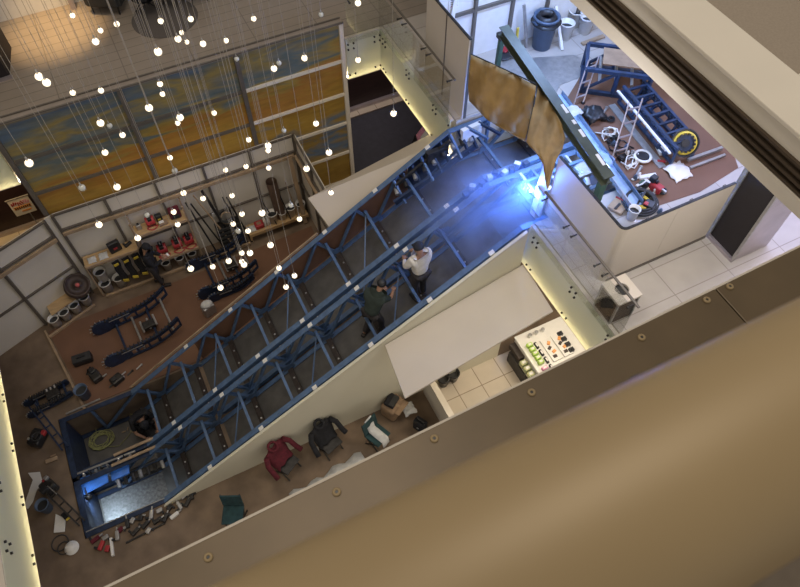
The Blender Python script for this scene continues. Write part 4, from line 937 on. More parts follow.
# ---- level zero near side: chairs, bags
def chair_with_jacket(p, rz, m, label, jacket=True, cat='chair'):
    t = thing('folding_chair', label, 'chair', (0, 0, 0))
    MB().box((0, 0, .44), (.44, .42, .04)).build('seat', m, t, bevel=.015)
    MB().box((0, .22, .70), (.44, .04, .42), rx=-.15).build('backrest', m, t, bevel=.015)
    for x in (-.2, .2):
        MB().bar((x, -.19, 0), (x, .2, .46), .025).build('leg', 'darksteel', t); MB().bar((x, .2, 0), (x, -.18, .46), .025).build('leg', 'darksteel', t)
        MB().bar((x, .18, .4), (x, .27, .92), .025).build('back_post', 'darksteel', t)
    t.location = p; t.rotation_euler.z = rz; return t
def jacket(p, rz, m, label):
    random.seed(hash(m) % 50); t = thing('jacket', label, 'jacket', (0, 0, 0)); g = []
    prof = [(-.02, .56), (.10, .60), (.19, .80), (.22, .96), (.30, .97), (.33, .80), (.34, .55)]
    for j, (y, z) in enumerate(prof):
        g.append([V((u*(.30-.02*abs(j-3))*1.0, y+.02*math.sin(u*7+j), z+.015*math.cos(u*9+j)-.08*abs(u)**3)) for u in [-1, -.66, -.33, 0, .33, .66, 1]])
    MB().sheet(g, .03).build('jacket_body', m, t, True)
    for s in (-1, 1): MB().tube([(s*.27, .24, .92), (s*.36, .14, .78), (s*.38, -.0, .60), (s*.40, -.12, .52)], .06, 10).build('sleeve', m, t, True)
    MB().torus((0, .27, 1.0), .10, .03, (0, -.3, 1)).build('collar', m, t, True)
    t.location = p; t.rotation_euler.z = rz; return t
for (x, y), m, lb, jl, rz in (((289, 469), 'redcloth', 'folding chair under the dark red jacket by the white wall', 'dark red jacket draped over a chair by the white wall', math.radians(30)),
                          ((331, 449), 'blackcloth', 'folding chair under the black jacket by the white wall', 'black jacket draped over a chair by the white wall', math.radians(18))):
    p = az(x, y, 0); chair_with_jacket(p, rz, 'darksteel', lb); jacket(p, rz, m, jl)
p = az(237, 520, 0); chair_with_jacket(p, math.radians(-25), 'greencloth', 'dark teal fabric folding chair alone on the near floor')
p = az(378, 442, 0); chair_with_jacket(p, math.radians(25), 'greencloth', 'dark teal folding chair with a white cloth over it')
g = []
q = Matrix.Rotation(math.radians(25), 3, 'Z')
for y, z in [(-.26, .25), (-.22, .48), (0, .50), (.16, .52), (.22, .8), (.27, .96), (.32, .8)]: g.append([p+q@V((u, y, z+.01*math.sin(u*30))) for u in (-.10, -.03, .04, .11)])
tag(MB().sheet(g, .012).build('white_towel', 'whitecloth', smooth=True), 'white towel draped down the middle of a dark teal chair', 'towel')
p = az(393, 411, 0)
lump('cardboard_box', 'cardboard', 'brown cardboard box against the wall under the canopy board', 'box', p, (.5, .4, .5), .5, [('flap', 'cardboard', (0, -.25, .5), (.4, .12, .01)), ('tape', 'lighttimber', (0, 0, .502), (.06, .4, .004))])
lump('shoulder_bag', 'blackcloth', 'black shoulder bag lying on the brown cardboard box', 'bag', p+V((-.02, .02, .505)), (.32, .24, .12), .6, [('flap', 'rubber', (0, -.06, .12), (.3, .12, .02)), ('strap', 'black', (0, .13, .06), (.3, .02, .02))])
crumple(az(403, 412, .02)+V((.1, -.1, .25)), .16, 'whitecloth', 'plastic_bag', 'crumpled pale plastic bag beside the cardboard box', 'plastic bag', 8, 10, .7)
lump('handbag', 'blackcloth', 'black handbag beside the low white partition', 'bag', az(420, 428, 0), (.2, .3, .4), .5, [('strap', 'black', (0, 0, .43), (.03, .2, .06)), ('clasp', 'steel', (-.11, 0, .2), (.02, .05, .03))])
p = az(316, 453, 0); t = thing('paper_roll', 'two small white rolls on the floor between the red and black jackets', 'paper roll', p)
for k in range(2): MB().cyl(p+V((.05*k, .06*k, .0)), p+V((.05*k, .06*k, .10)), .045, n=14).build('roll', 'white', t, True)
# low partition right end and round stools
struct(MB().span(3.60, 3.70, 4.2, 6.05, 0, 1.0).build('wall_partition', 'hoard'))
struct(MB().span(3.58, 3.72, 4.2, 6.05, 1.0, 1.03).build('trim_30', 'beigepaint'))
for i, (x, y) in enumerate([(443, 384), (453, 379)]):
    p = az(x, y, .012); t = thing('round_pot', '%s of two black round pots standing on the shop tiles' % ('left', 'right')[i], 'pot', p, 'black round pots')
    MB().lathe(p, [(.10, 0), (.14, .28), (.15, .30), (.15, .34), (.12, .34), (.11, .2), (0, .2)], 18).build('pot_body', 'black', t, True); MB().cyl(p+V((0, 0, .2)), p+V((0, 0, .22)), .105, n=14).build('pot_soil', 'rubber', t)
g = []
for i in range(14):
    u = i/13; a = az(lerp(292, 366, u), lerp(502, 463, u), .02); g.append([a+V((0, .20+.05*math.sin(i*1.7)+.1*u*(u > .5), .0)), a+V((.02, .0, .14+.04*math.sin(i*2.3))), a+V((0, -.3, .06))])
tag(MB().sheet(g, .01).build('dust_sheet', 'whitecloth', smooth=True), 'long white dust sheet along the near edge of the ground floor', 'dust sheet')
struct(MB().span(-3, 9, 3.2, 3.5, 0, .3).build('baseboard_near', 'plaster'))

# ---- shop display on the lower right
p0 = az(524, 330, .9); p1 = az(596, 352, .9)
t = thing('shop_counter', 'white shop counter with stepped trays of goods', 'shop counter', (6.6, 5.3, 0))
MB().span(6.05, 7.4, 4.0, 6.02, .012, .78).build('counter_body', 'white', t); MB().span(6.02, 7.42, 3.98, 6.04, .78, .82).build('worktop', 'white', t, bevel=.008)
MB().span(5.85, 6.04, 4.0, 5.9, .012, .45).build('front_rack', 'darksteel', t); MB().span(5.9, 6.05, 5.55, 6.0, .45, .62).build('wood_end', 'rust', t)
for k in range(5): MB().bar((5.87+.035*k, 4.0, .5), (5.87+.035*k, 5.5, .5), .01).build('rack_wire', 'steel', t)
COLM = dict(lime=mat('lime_wrap', (.42, .62, .12), .4, var=.3, scale=30), pink=mat('pink_wrap', (.70, .30, .45), .4, var=.3, scale=30), mint=mat('mint_wrap', (.28, .5, .34), .4, var=.5, scale=26, col2=(.62, .55, .22)), orange=mat('orange_print', (.72, .33, .10), .4, var=.3, scale=30))
def wares(x, y0, y1, z, n, m, lb, sz=.12, h=.1):
    pr = thing('wrapped_pack', '', 'snack pack', (0, 0, 0)); MB().box((0, 0, h/2), (sz, (y1-y0)/n*.8, h)).build('wrapper', m, pr, bevel=.012); MB().box((0, 0, h+.004), (sz*.55, (y1-y0)/n*.4, .006)).build('pack_label', 'paper', pr)
    for i in range(n): put(pr, (x, lerp(y0, y1, (i+.5)/n), z), '%s of the %s' % (('nearest', 'second nearest', 'third nearest', 'fourth nearest', 'fifth nearest', 'sixth nearest')[i], lb), 0, 1, lb)
wares(5.94, 4.85, 5.5, .52, 4, COLM['mint'], 'green and yellow packs on the low front rack', .17, .14)
wares(5.94, 4.3, 4.8, .52, 3, COLM['pink'], 'pink packs on the low front rack', .15, .12)
wares(6.2, 5.1, 5.72, .82, 5, COLM['lime'], 'lime green packs on the white counter', .14, .12)
wares(6.2, 4.6, 5.05, .82, 4, COLM['pink'], 'small pink packs on the white counter', .14, .10)
wares(6.2, 4.2, 4.55, .82, 3, 'black', 'dark packs at the near end of the counter', .14, .10)
wares(6.06+.30, 4.4, 5.7, .82, 6, 'rubber', 'dark boxes along the middle of the counter', .06, .07)
for i in range(2):
    for j in range(2):
        q = V((6.62+.30*j, 5.35-.75*i, .83)); t = thing('menu_tray', ('%s %s white display tray with brown snacks on the counter' % (('far', 'near')[i], ('left', 'right')[j])), 'tray', q)
        MB().box(q+V((0, 0, .02)), (.26, .62, .04)).build('tray_board', 'white', t, bevel=.01)
        for k in range(4): MB().box(q+V((-.03+.05*(k % 2), -.2+.12*k, .055)), (.09, .07, .03), .3*k).build('snack', COLM['orange'] if k % 2 else 'rust', t)
for i in range(4):
    q = V((7.02, 5.6-.16*i, .83)); tag(MB().box(q+V((0, 0, .05)), (.12, .1, .1)).cyl(q+V((0, 0, .1)), q+V((0, 0, .13)), .03).build('spice_jar', 'black'), '%s dark jar in the row at the back of the counter' % ('far', 'second', 'third', 'near')[i], 'jar')
for i in range(3):
    q = V((6.35+.18*i, 5.88, .82)); t = thing('white_cup', '%s white cup at the far end of the counter' % ('left', 'middle', 'right')[i], 'cup', q); MB().lathe(q, [(.03, 0), (.045, .1), (.04, .1), (.028, .01), (0, .01)], 14).build('cup_body', 'white', t, True); MB().lathe(q, [(.047, .1), (.047, .11), (0, .112)], 14).build('cup_lid', 'steel', t)

# ---- signs in the dark shop fronts
ps = az(416, 140, .6)
t = thing('pavement_sign', 'pink and black folding sign standing on the charcoal carpet', 'sign', (ps.x, ps.y, .012))
q = Matrix.Rotation(math.radians(35), 3, 'Z'); c0 = V((ps.x+.15, ps.y-.1, 0))
def quadp(hx, z0, z1, y0, y1, off=0): return [c0+q@V((-hx, y0-off, z0)), c0+q@V((hx, y0-off, z0)), c0+q@V((hx, y1-off, z1)), c0+q@V((-hx, y1-off, z1))]
MB().prism(quadp(.35, .02, 1.1, -.3, 0), q@V((0, .03, 0))).build('front_panel', COLM['pink'], t); MB().prism(quadp(.35, .02, 1.1, .3, .03), q@V((0, .03, 0))).build('back_panel', 'black', t)
MB().prism(quadp(.22, .6, .95, -.14, -.045, .012), q@V((0, .005, 0))).build('poster', 'paper', t); MB().prism(quadp(.25, .15, .5, -.265, -.17, .012), q@V((0, .005, 0))).build('poster', 'red', t)
ps = ay(22, 206, 15.0)
t = thing('hanging_sign', 'white sign with red and orange lettering before the dark wood wall', 'sign', ps)
wS, hS = .52, .58
MB().box(ps, (wS, .02, hS)).build('sign_board', 'white', t)
MB().box(ps+V((0, 0, hS/2+.02)), (wS+.06, .03, .03)).build('hanger', 'steel', t); MB().cyl((ps.x+.05, ps.y+.05, .05), (ps.x+.05, ps.y+.05, ps.z+.2), .015).build('stand_pole', 'steel', t); MB().cyl((ps.x+.05, ps.y+.05, .05), (ps.x+.05, ps.y+.05, .08), .2, n=20).build('stand_base', 'darksteel', t)
random.seed(3)
for k in range(9): MB().box(ps+V((-.2+.05*k, -.012, .13+.03*math.sin(k*1.3))), (.035, .006, .10+.03*(k % 2)), 0, 0, .3*math.sin(k)).build('letter', COLM['pink'] if k > 5 else 'red', t)
for k in range(8): MB().box(ps+V((-.17+.05*k, -.012, -.03)), (.032, .006, .07)).build('letter', 'black', t)
MB().box(ps+V((0, -.012, -.02)), (.42, .004, .11)).build('orange_band', COLM['orange'], t)
MB().box(ps+V((.05, -.012, -.16)), (.24, .006, .06)).build('orange_line', COLM['orange'], t)

# ---- lounge on the first floor, back
def armchair(p, rz, label, cols='rubber'):
    t = thing('armchair', label, 'armchair', (0, 0, 0))
    MB().box((0, 0, .30), (.66, .62, .22)).build('seat', 'black', t, bevel=.04); MB().box((0, .34, .52), (.78, .16, .6)).build('backrest', 'rubber', t, bevel=.05)
    for s in (-1, 1): MB().box((s*.38, 0, .42), (.13, .7, .42)).build('armrest', 'rubber', t, bevel=.04)
    for x in (-.32, .32):
        for y in (-.3, .32): MB().cyl((x, y, .0), (x, y, .2), .022, n=8).build('leg', 'darksteel', t)
    t.location = p; t.rotation_euler.z = rz; return t
p = az(112, 8, Z1); armchair((p.x, p.y+.1, Z1), math.radians(150), 'dark leather armchair at the top left of the lounge')
# round dark rug with swivel chairs and a bistro table
rg = az(165, 18, Z1)
tag(MB().cyl((rg.x, rg.y, Z1), (rg.x, rg.y, Z1+.012), .78, n=40).build('round_rug', 'rug'), 'round brown rug under the lounge table', 'rug')
def swivel(p, rz, label):
    t = thing('lounge_chair', label, 'chair', (0, 0, 0))
    MB().lathe((0, 0, .38), [(.02, 0), (.26, .02), (.31, .10), (.27, .12), (0, .10)], 20).build('seat', 'blackcloth', t, True)
    g = [[V((.31*math.sin(a), .31*math.cos(a)*.9, .42+.42*v*(1-.35*abs(a/1.5)))) for a in [(-1.5+3*i/12) for i in range(13)]] for v in (0, .5, 1)]
    b = MB(); b.sheet(g, .02); b.build('backrest', 'blackcloth', t, True)
    for k in range(4):
        a = k*PI/2+.6; MB().bar((0, 0, .36), (.3*math.cos(a), .3*math.sin(a), .015), .025).build('leg', 'darksteel', t)
    t.location = p; t.rotation_euler.z = rz; return t
for (x, y), r_, lb in (((148, 12), 2.2, 'black round backed chair left of the lounge table'), ((173, 4), -.5, 'black round backed chair at the top of the round rug'), ((196, 0), -1.2, 'black round backed chair at the right of the round rug')):
    p = az(x, y, Z1+.012); swivel(p, r_, lb)
p = az(160, -6, Z1+.012); t = thing('bistro_table', 'small dark round table between the lounge chairs', 'table', p)
MB().cyl(p+V((0, 0, .70)), p+V((0, 0, .73)), .32, n=28).build('table_top', 'black', t); MB().cyl(p, p+V((0, 0, .7)), .03).build('table_leg', 'darksteel', t); MB().cyl(p, p+V((0, 0, .02)), .22, n=24).build('table_base', 'darksteel', t)
# dark kiosk at the left
t = thing('display_kiosk', 'dark glass fronted kiosk at the left edge of the lounge floor', 'kiosk', (-2.9, 15.5, Z1))
MB().prism([V((-4.2, 14.7, Z1)), V((-2.35, 14.85, Z1)), V((-2.15, 15.9, Z1)), V((-4.2, 15.9, Z1))], (0, 0, .9)).build('kiosk_body', 'darkpanel', t)
MB().prism([V((-4.25, 14.66, Z1+.9)), V((-2.32, 14.81, Z1+.9)), V((-2.1, 15.95, Z1+.9)), V((-4.25, 15.95, Z1+.9))], (0, 0, .04)).build('kiosk_top', 'darkpanel', t)
MB().prism([V((-4.2, 14.62, Z1)), V((-2.28, 14.78, Z1)), V((-2.28, 14.84, Z1)), V((-4.2, 14.7, Z1))], (0, 0, .06)).build('plinth', 'lilac', t)


# ================================================================== UPPER WORK ZONE ON THE FIRST FLOOR, RIGHT
HZ = 6.5; YE = 10.95
t = thing('hoarding_wall', 'smooth beige hoarding with rounded corner round the upper work zone', 'hoarding', (6.2, 4.6, Z1))
rc = .12; XA, YA = 6.17, 4.5
pts = [(XA, 6.33)]+[(XA+rc-rc*math.cos(a), YA+rc-rc*math.sin(a)) for a in [PI/2*i/5 for i in range(6)]]+[(8.5, YA)]
def strip(pts, z0, z1, th, name, m, par):
    b = MB(); n = len(pts); off = []
    for i, p in enumerate(pts):
        a = V(pts[max(i-1, 0)]); c = V(pts[min(i+1, n-1)]); d = (c-a).normalized(); off.append((p[0]-d.y*th, p[1]+d.x*th))
    for i in range(n-1): b.hexa([(*pts[i], z0), (*pts[i+1], z0), (*off[i+1], z0), (*off[i], z0), (*pts[i], z1), (*pts[i+1], z1), (*off[i+1], z1), (*off[i], z1)])
    return b.build(name, m, par)
strip(pts[:2], Z1, HZ, .03, 'board', 'hoard2', t); strip(pts[1:7], Z1, HZ, .03, 'corner_board', 'hoard2', t); 
strip([(XA+rc, YA), (7.3, YA)], Z1, HZ, .03, 'board', 'hoard2', t); strip([(7.305, YA), (8.5, YA)], Z1, HZ, .03, 'board', 'hoard2', t)
strip(pts, HZ, HZ+.02, .045, 'top_edge', 'darksteel', t)
MB().span(XA+.1, 8.5, YA-.02, YA, Z1, Z1+.06).build('skirting', 'stud', t)
for x in (6.7, 7.6, 8.3): MB().span(x, x+.05, YA+.04, YA+.09, Z1, HZ-.02).build('stud', 'stud', t)
t = thing('hoarding_wall', 'beige hoarding panel beside the hanging brown welding blanket', 'hoarding', (6.0, 10, Z1))
MB().prism([(5.99, 9.24, Z1), (5.99, YE, Z1), (5.99, YE, 7.0), (5.99, 9.24, 7.0)], (.03, 0, 0)).build('board', 'hoard2', t)
MB().span(5.985, 6.03, 9.22, YE, 7.0, 7.03).build('top_edge', 'darksteel', t); MB().span(6.03, 6.09, 9.24, 9.3, Z1, 7.0).build('stud', 'stud', t)
MB().span(5.975, 5.99, 10.1, 10.12, Z1, 7.0).build('joint', 'stud', t)
# back boards of the zone with notices and studs
t = thing('hoarding_wall', 'white boards and grey studs at the back of the upper work zone', 'hoarding', (9, 11, Z1))
YH = 10.95
for k in range(6):
    x0 = 6.2+.95*k
    for z0, z1 in ((Z1, Z1+1.2), (Z1+1.22, Z1+2.5)): MB().span(x0+.01, x0+.94, YH, YH+.02, z0, z1).build('board', 'white', t)
    MB().span(x0-.035, x0+.035, YH-.07, YH, Z1, Z1+2.5).build('stud', 'stud', t)
MB().span(6.2, 11.9, YH-.06, YH, Z1+1.18, Z1+1.25).build('stud_rail', 'stud', t)
for i, (x, z) in enumerate(((6.62, Z1+1.55), (7.65, Z1+1.6), (6.9, Z1+2.2))):
    q = V((x, YH-.012, z)); t = thing('safety_notice', '%s white notice with a red heading on the back boards' % ('left', 'right', 'upper')[i], 'notice', q)
    MB().box(q, (.24, .008, .32)).build('sheet', 'paper', t); MB().box(q+V((0, -.006, .12)), (.20, .004, .05)).build('heading', 'red', t)
    for k in range(4): MB().box(q+V((0, -.006, .05-.05*k)), (.17, .004, .014)).build('text_line', 'red' if k == 3 else 'stud', t)
tag(MB().bar((6.45, 10.9, Z1), (6.75, 10.9, Z1+2.6), .09, .03, up=(0, 1, 0)).build('leaning_board', 'paper'), 'tall narrow white board leaning left of the safety notices', 'board')

# mats on the floor
tag(MB().prism([az(x, y, Z1) for x, y in ((583, 72), (600, 56), (660, 60), (725, 128), (738, 168), (700, 192), (640, 212), (560, 110))], (0, 0, .012)).build('floor_protection_mat', 'mat_board'), 'brown protection mat under the machines of the upper work zone', 'floor mat')
tag(MB().prism([az(x, y, Z1) for x, y in ((470, 95), (505, 60), (575, 55), (600, 70), (560, 85), (545, 115))], (0, 0, .008)).build('floor_protection_sheet', 'steel'), 'pale grey floor sheet around the blue bin', 'floor sheet')

# blue bin with black sack
p = az(541, 46, Z1); t = thing('waste_bin', 'large blue grey round bin with a black sack in the upper work zone', 'bin', p)
MB().lathe(p, [(.21, 0), (.27, .74), (.30, .74), (.30, .79), (.26, .79), (.20, .03), (0, .03)], 24).build('bin_body', 'bluebin', t, True)
random.seed(2); b = MB(); gr = []
for j in range(7):
    gr.append([p+V(((.10+.040*j)*math.cos(a)*(1+.1*random.random()), (.10+.040*j)*math.sin(a), .70+.10*math.sin(j*.9)+.05*random.random())) for a in [2*PI*k/16 for k in range(17)]])
b.sheet(gr); b.build('bin_sack', 'black', t, True)
for a in (0, PI): MB().box(p+V((.28*math.cos(a), .28*math.sin(a), .68)), (.07, .14, .04)).build('handle', 'bluebin', t)
for i, ((x, y), lb) in enumerate((((564, 38), 'white bucket right of the blue bin'), ((573, 26), 'white bucket behind the leaning white batten'), ((584, 32), 'rightmost white bucket in the upper work zone'), ((570, 14), 'furthest white bucket at the back boards'))):
    put(BK, az(x, y, Z1), lb, .4*i, 1.15)
for (x, y), (x2, y2), w_, m, lb in (((562, 50), (556, 6), .07, 'paper', 'white batten leaning against the wall beside the buckets'), ((527, 47), (524, 5), .06, 'steel', 'grey metal post leaning left of the blue bin'), ((516, 46), (518, 28), .05, 'yellow', 'short yellow level leaning left of the blue bin')):
    a = az(x, y, Z1+.01); c = ay(x2, y2, YH-.12); tag(MB().bar(a, c, w_, .04, up=(0, 1, 0)).build('leaning_batten' if m != 'yellow' else 'spirit_level', m), lb, 'batten' if m != 'yellow' else 'level')
tag(MB().bar(az(582, 44, Z1+.03), az(604, 36, Z1+.03), .10, .04).build('timber_plank', 'lighttimber'), 'short timber plank on the floor right of the buckets', 'plank')
crumple(az(505, 56, Z1+.02), .16, 'black', 'rag', 'dark rag on the floor behind the green beam', 'rag', 12, 8)
lump('cable_tester', 'red', 'small red tool on the floor near the top of the blanket', 'tool', az(505, 52, Z1), (.22, .14, .1), .5, [('grip', 'black', (.05, .12, .05), (.05, .14, .05))])

# drive frame with cardboard on it
def open_frame(c, L, W, H, rz, label, m='zoneblue'):
    t = thing('escalator_drive_frame', label, 'escalator frame', c); c = V(c); q = Matrix.Rotation(rz, 3, 'Z')
    P = lambda x, y, z: c+q@V((x, y, z))
    for z in (.06, H):
        for s in (-1, 1):
            MB().bar(P(-L/2, s*W/2, z), P(L/2, s*W/2, z), .08, .08).build('side_rail', m, t); MB().bar(P(s*L/2, -W/2, z), P(s*L/2, W/2, z), .07, .07).build('end_rail', m, t)
    for sx in (-1, 0, 1):
        for s in (-1, 1): MB().bar(P(sx*L/2, s*W/2, .0), P(sx*L/2, s*W/2, H), .07, .07).build('upright', m, t)
    for s in (-1, 1): MB().bar(P(-L/2, s*W/2, .06), P(0, s*W/2, H), .05, .05).build('brace', m, t)
    for k in range(3): MB().cyl(P(-L/4+k*L/4, -W/2, H*.55), P(-L/4+k*L/4, W/2, H*.55), .035, n=10).build('cross_tube', 'steel', t)
    return t, P
c = az(612, 84, Z1); t, Pf = open_frame(c, 1.35, .85, .62, math.radians(-38), 'blue steel frame carrying a cardboard sheet in the upper work zone')
tag(MB().prism([Pf(-.35, -.25, .66), Pf(.45, -.25, .66), Pf(.45, .30, .66), Pf(-.35, .30, .66)], (0, 0, .015)).build('cardboard_sheet', 'cardboard'), 'brown cardboard sheet lying on the blue steel frame', 'cardboard')
MB().cyl(Pf(.66, -.2, .7), Pf(.66, .2, .7), .14, n=20).build('roller_drum', 'navy', t, True)
# newel end with yellow toothed wheel
c = az(655, 116, Z1)
a0, a1 = az(632, 88, Z1+.35), az(686, 150, Z1+.35); d = (a1-a0); ang = math.atan2(d.y, d.x)
t = thing('escalator_newel_frame', 'long blue lattice escalator end with a yellow ringed wheel', 'escalator frame', (a0+a1)/2)
sdv = V((-math.sin(ang), math.cos(ang), 0))
for s in (-1, 1):
    o_ = sdv*.24*s
    for z in (-.28, .0, .12): MB().bar(a0+o_+V((0, 0, z)), a1+o_+V((0, 0, z*.9)), .06, .05).build('side_rail', 'zoneblue', t)
    for k in range(9):
        u = k/8; MB().bar(a0.lerp(a1, u)+o_+V((0, 0, -.3)), a0.lerp(a1, min(1, u+.06))+o_+V((0, 0, .12)), .04, .05).build('upright', 'zoneblue', t)
        if k < 8: MB().bar(a0.lerp(a1, u)+o_+V((0, 0, -.28)), a0.lerp(a1, u+.125)+o_+V((0, 0, .1)), .025, .03).build('brace', 'navy', t)
for k in range(7): MB().bar(a0.lerp(a1, (k+.5)/7)-sdv*.24+V((0, 0, .12)), a0.lerp(a1, (k+.5)/7)+sdv*.24+V((0, 0, .12)), .05, .04).build('cross_bar', 'zoneblue' if k % 2 else 'navy', t)
MB().bar(a0-sdv*.40+V((0, 0, -.33)), a1-sdv*.42+V((0, 0, -.33)), .16, .03).build('skirt_panel', 'steel', t)
MB().bar(a0-sdv*.36+V((0, 0, .04)), a1-sdv*.38+V((0, 0, .04)), .05, .03).build('handrail_guide', 'white', t)
wc = az(685, 143, Z1+.45); axw = (V((0, 0, CAMZ))-wc).normalized()*.35+V((-.3, -.6, .5))
axw.normalize()
ring = MB().torus(wc, .20, .034, axw, 28, 8).build('toothed_ring', 'yellow', t); MB().cyl(wc-axw*.04, wc+axw*.03, .17, n=24).build('wheel_disc', 'navy', t); MB().cyl(wc, wc+axw*.06, .08, n=16).build('wheel_hub', 'black', t)
qn = axw.to_track_quat('Z', 'Y').to_matrix()
for k in range(14):
    a = 2*PI*k/14; dv = qn@V((math.cos(a), math.sin(a), 0)); MB().bar(wc+dv*.15+axw*.05, wc+dv*.19+axw*.05, .04, .03, up=axw).build('tooth', 'black', ring)
MB().torus(wc, .255, .024, axw, 28, 6).build('outer_belt', 'black', t)
MB().bar(az(688, 160, Z1+.1), az(722, 148, Z1+.1), .06, .06).bar(az(690, 168, Z1+.05), az(725, 155, Z1+.05), .05, .05).build('floor_rail', 'steel', t)
# ladders
def ladder(A, Bq, label, n):
    (x1, y1, z1), (x2, y2, z2), wd = A[0], A[1], A[2]; a, c_ = az(x1, y1, z1), az(x2, y2, z2)
    t = thing('step_ladder', label, 'ladder', a); d = (c_-a).normalized(); s = d.cross(U).normalized(); s = V((s.x, s.y, 0)).normalized()*wd/2
    for k in (-1, 1): MB().bar(a+s*k, c_+s*k, .025, .04).build('rail', 'lilac', t)
    for k in range(n):
        p = a.lerp(c_, (k+.6)/(n+.2)); MB().bar(p-s, p+s, .03, .025).build('rung', 'lilac', t)
    for k in (-1, 1): MB().box(a+s*k+V((0, 0, .01)), (.06, .06, .04)).build('foot', 'black', t)
ladder([(578, 105, Z1+.02), (594, 58, Z1+.75), .26], 0, 'small light ladder leaning on the blue steel frame', 3)
ladder([(618, 158, Z1+.02), (636, 100, Z1+.9), .30], 0, 'taller light ladder leaning on the lattice escalator end', 4)
# loose items
crumple(az(678, 172, Z1+.02), .24, 'white', 'plastic_sheet', 'white plastic sheet dropped on the brown upper mat', 'plastic sheet', 21, 10, .3)
lump('parts_carton', 'white', 'small white carton on the brown upper mat', 'carton', az(662, 151, Z1+.012), (.22, .26, .1), -.3, [('label_patch', 'paper', (0, 0, .102), (.12, .12, .004)), ('flap', 'steel', (0, .13, .09), (.2, .03, .02))])
lump('marker_tool', 'red', 'small red tool on the mat left of the white plastic sheet', 'tool', az(661, 162, Z1+.012), (.16, .05, .04), -.6, [('tip', 'steel', (.09, 0, .02), (.03, .02, .02))])
crumple(az(592, 116, Z1+.03), .24, 'black', 'refuse_sack', 'black sack in the middle of the cluttered strip', 'sack', 31, 9, .9)
p = az(642, 158, Z1+.02); t = thing('tyre_pulley', 'white rimmed black pulley ring between ladder and white carton', 'pulley', p)
MB().torus(p+V((0, 0, .05)), .16, .03, (0, 0, 1)).build('white_rim', 'white', t, True); MB().cyl(p+V((0, 0, .01)), p+V((0, 0, .06)), .13, n=20).build('disc', 'black', t); MB().torus(p+V((0, 0, .05)), .09, .018).build('inner_ring', 'darksteel', t, True)
lump('impact_drill', 'red', 'red and black drill standing near the yellow cable reel', 'drill', az(655, 190, Z1+.01), (.16, .26, .16), .2, [('battery', 'black', (0, .12, .22), (.14, .12, .12)), ('chuck', 'steel', (0, -.17, .12), (.05, .1, .05)), ('handle', 'black', (.02, .05, .17), (.06, .08, .1))])
p = az(639, 203, Z1+.02); t = thing('cable_reel', 'black cable coil with a yellow centre by the hoarding corner', 'cable reel', p)
for r_, m in ((.34, 'rubber'), (.30, 'black'), (.26, 'rubber')): MB().torus(p+V((0, 0, .04+(.34-r_)*.6)), r_, .028, (0, 0, 1), 32, 6).build('cable_turn', m, t, True)
for r_ in (.19, .15): MB().torus(p+V((0, 0, .05)), r_, .022, (.1, .1, 1), 26, 6).build('yellow_hose', 'yellow', t, True)
MB().bar(p+V((-.18, -.1, .09)), p+V((.2, .12, .10)), .04, .03).build('cross_bar', 'black', t)
put(BKD, az(631, 218, Z1+.01), 'small white pot inside the hoarding corner', 0, .75)
tag(MB().bar(az(639, 178, Z1+.04), az(656, 175, Z1+.04), .09, .06).build('roll_tube', 'white', bevel=.01), 'white tube lying above the cable coil', 'tube')
lump('clip_board', 'white', 'pale square board lying above the cable coil', 'board', az(645, 186, Z1+.01), (.3, .24, .03), .2, [('clip', 'green', (0, .1, .03), (.16, .04, .02))])
lump('tool_chest', 'lighttimber', 'pale flat tool tray beside the green beam stand', 'tray', az(618, 207, Z1+.01), (.34, .3, .06), .4, [('red_strip', 'red', (.14, .05, .065), (.03, .2, .02)), ('inner_tool', 'darksteel', (-.05, 0, .065), (.18, .05, .03))])
lump('charger_box', 'black', 'black and red charger between drill and hoarding', 'charger', az(648, 208, Z1+.01), (.2, .2, .14), .5, [('red_face', 'red', (-.06, .06, .15), (.08, .08, .03)), ('cord_plug', 'steel', (.1, -.1, .05), (.06, .06, .06))])
random.seed(15)
for i in range(25):
    u = i/21; x = lerp(596, 652, u)+random.uniform(-9, 9); y = lerp(122, 196, u)+random.uniform(-9, 9)
    if abs(x-642) < 9 and abs(y-158) < 9: x -= 16
    q = az(x, y, Z1+.015); m = ['steel', 'darksteel', 'black', 'white', 'bluebin'][i % 5]; nm = ['pipe_piece', 'bolt_box', 'cable_tie_bundle', 'bracket_piece', 'connector'][i % 5]
    b = MB()
    if i % 5 == 0: b.cyl(q+V((-.1, -.05, .03)), q+V((.1, .08, .03)), .025, n=10).cyl(q+V((.1, .08, .03)), q+V((.13, .1, .03)), .038, n=10)
    elif i % 5 == 1: b.box(q+V((0, 0, .04)), (.14, .1, .08), i).box(q+V((0, 0, .09)), (.10, .07, .02), i)
    elif i % 5 == 2: b.torus(q+V((0, 0, .03)), .07, .02).torus(q+V((.02, 0, .05)), .06, .015)
    elif i % 5 == 3: b.bar(q+V((-.09, 0, .02)), q+V((.09, 0, .02)), .05, .02).bar(q+V((.09, 0, .02)), q+V((.09, .02, .11)), .05, .02)
    else: b.cyl(q, q+V((0, 0, .09)), .05, .035, n=12).cyl(q+V((0, 0, .09)), q+V((0, 0, .12)), .02, n=8)
    tag(b.build(nm, m), '%s %s in the upper clutter, %s of its kind from the top' % ({'steel': 'bright', 'darksteel': 'dark', 'black': 'black', 'white': 'white', 'bluebin': 'blue grey'}[m], nm.replace('_', ' '), ['first', 'second', 'third', 'fourth', 'fifth'][i//5]), 'small part', 'loose parts in the upper work zone')
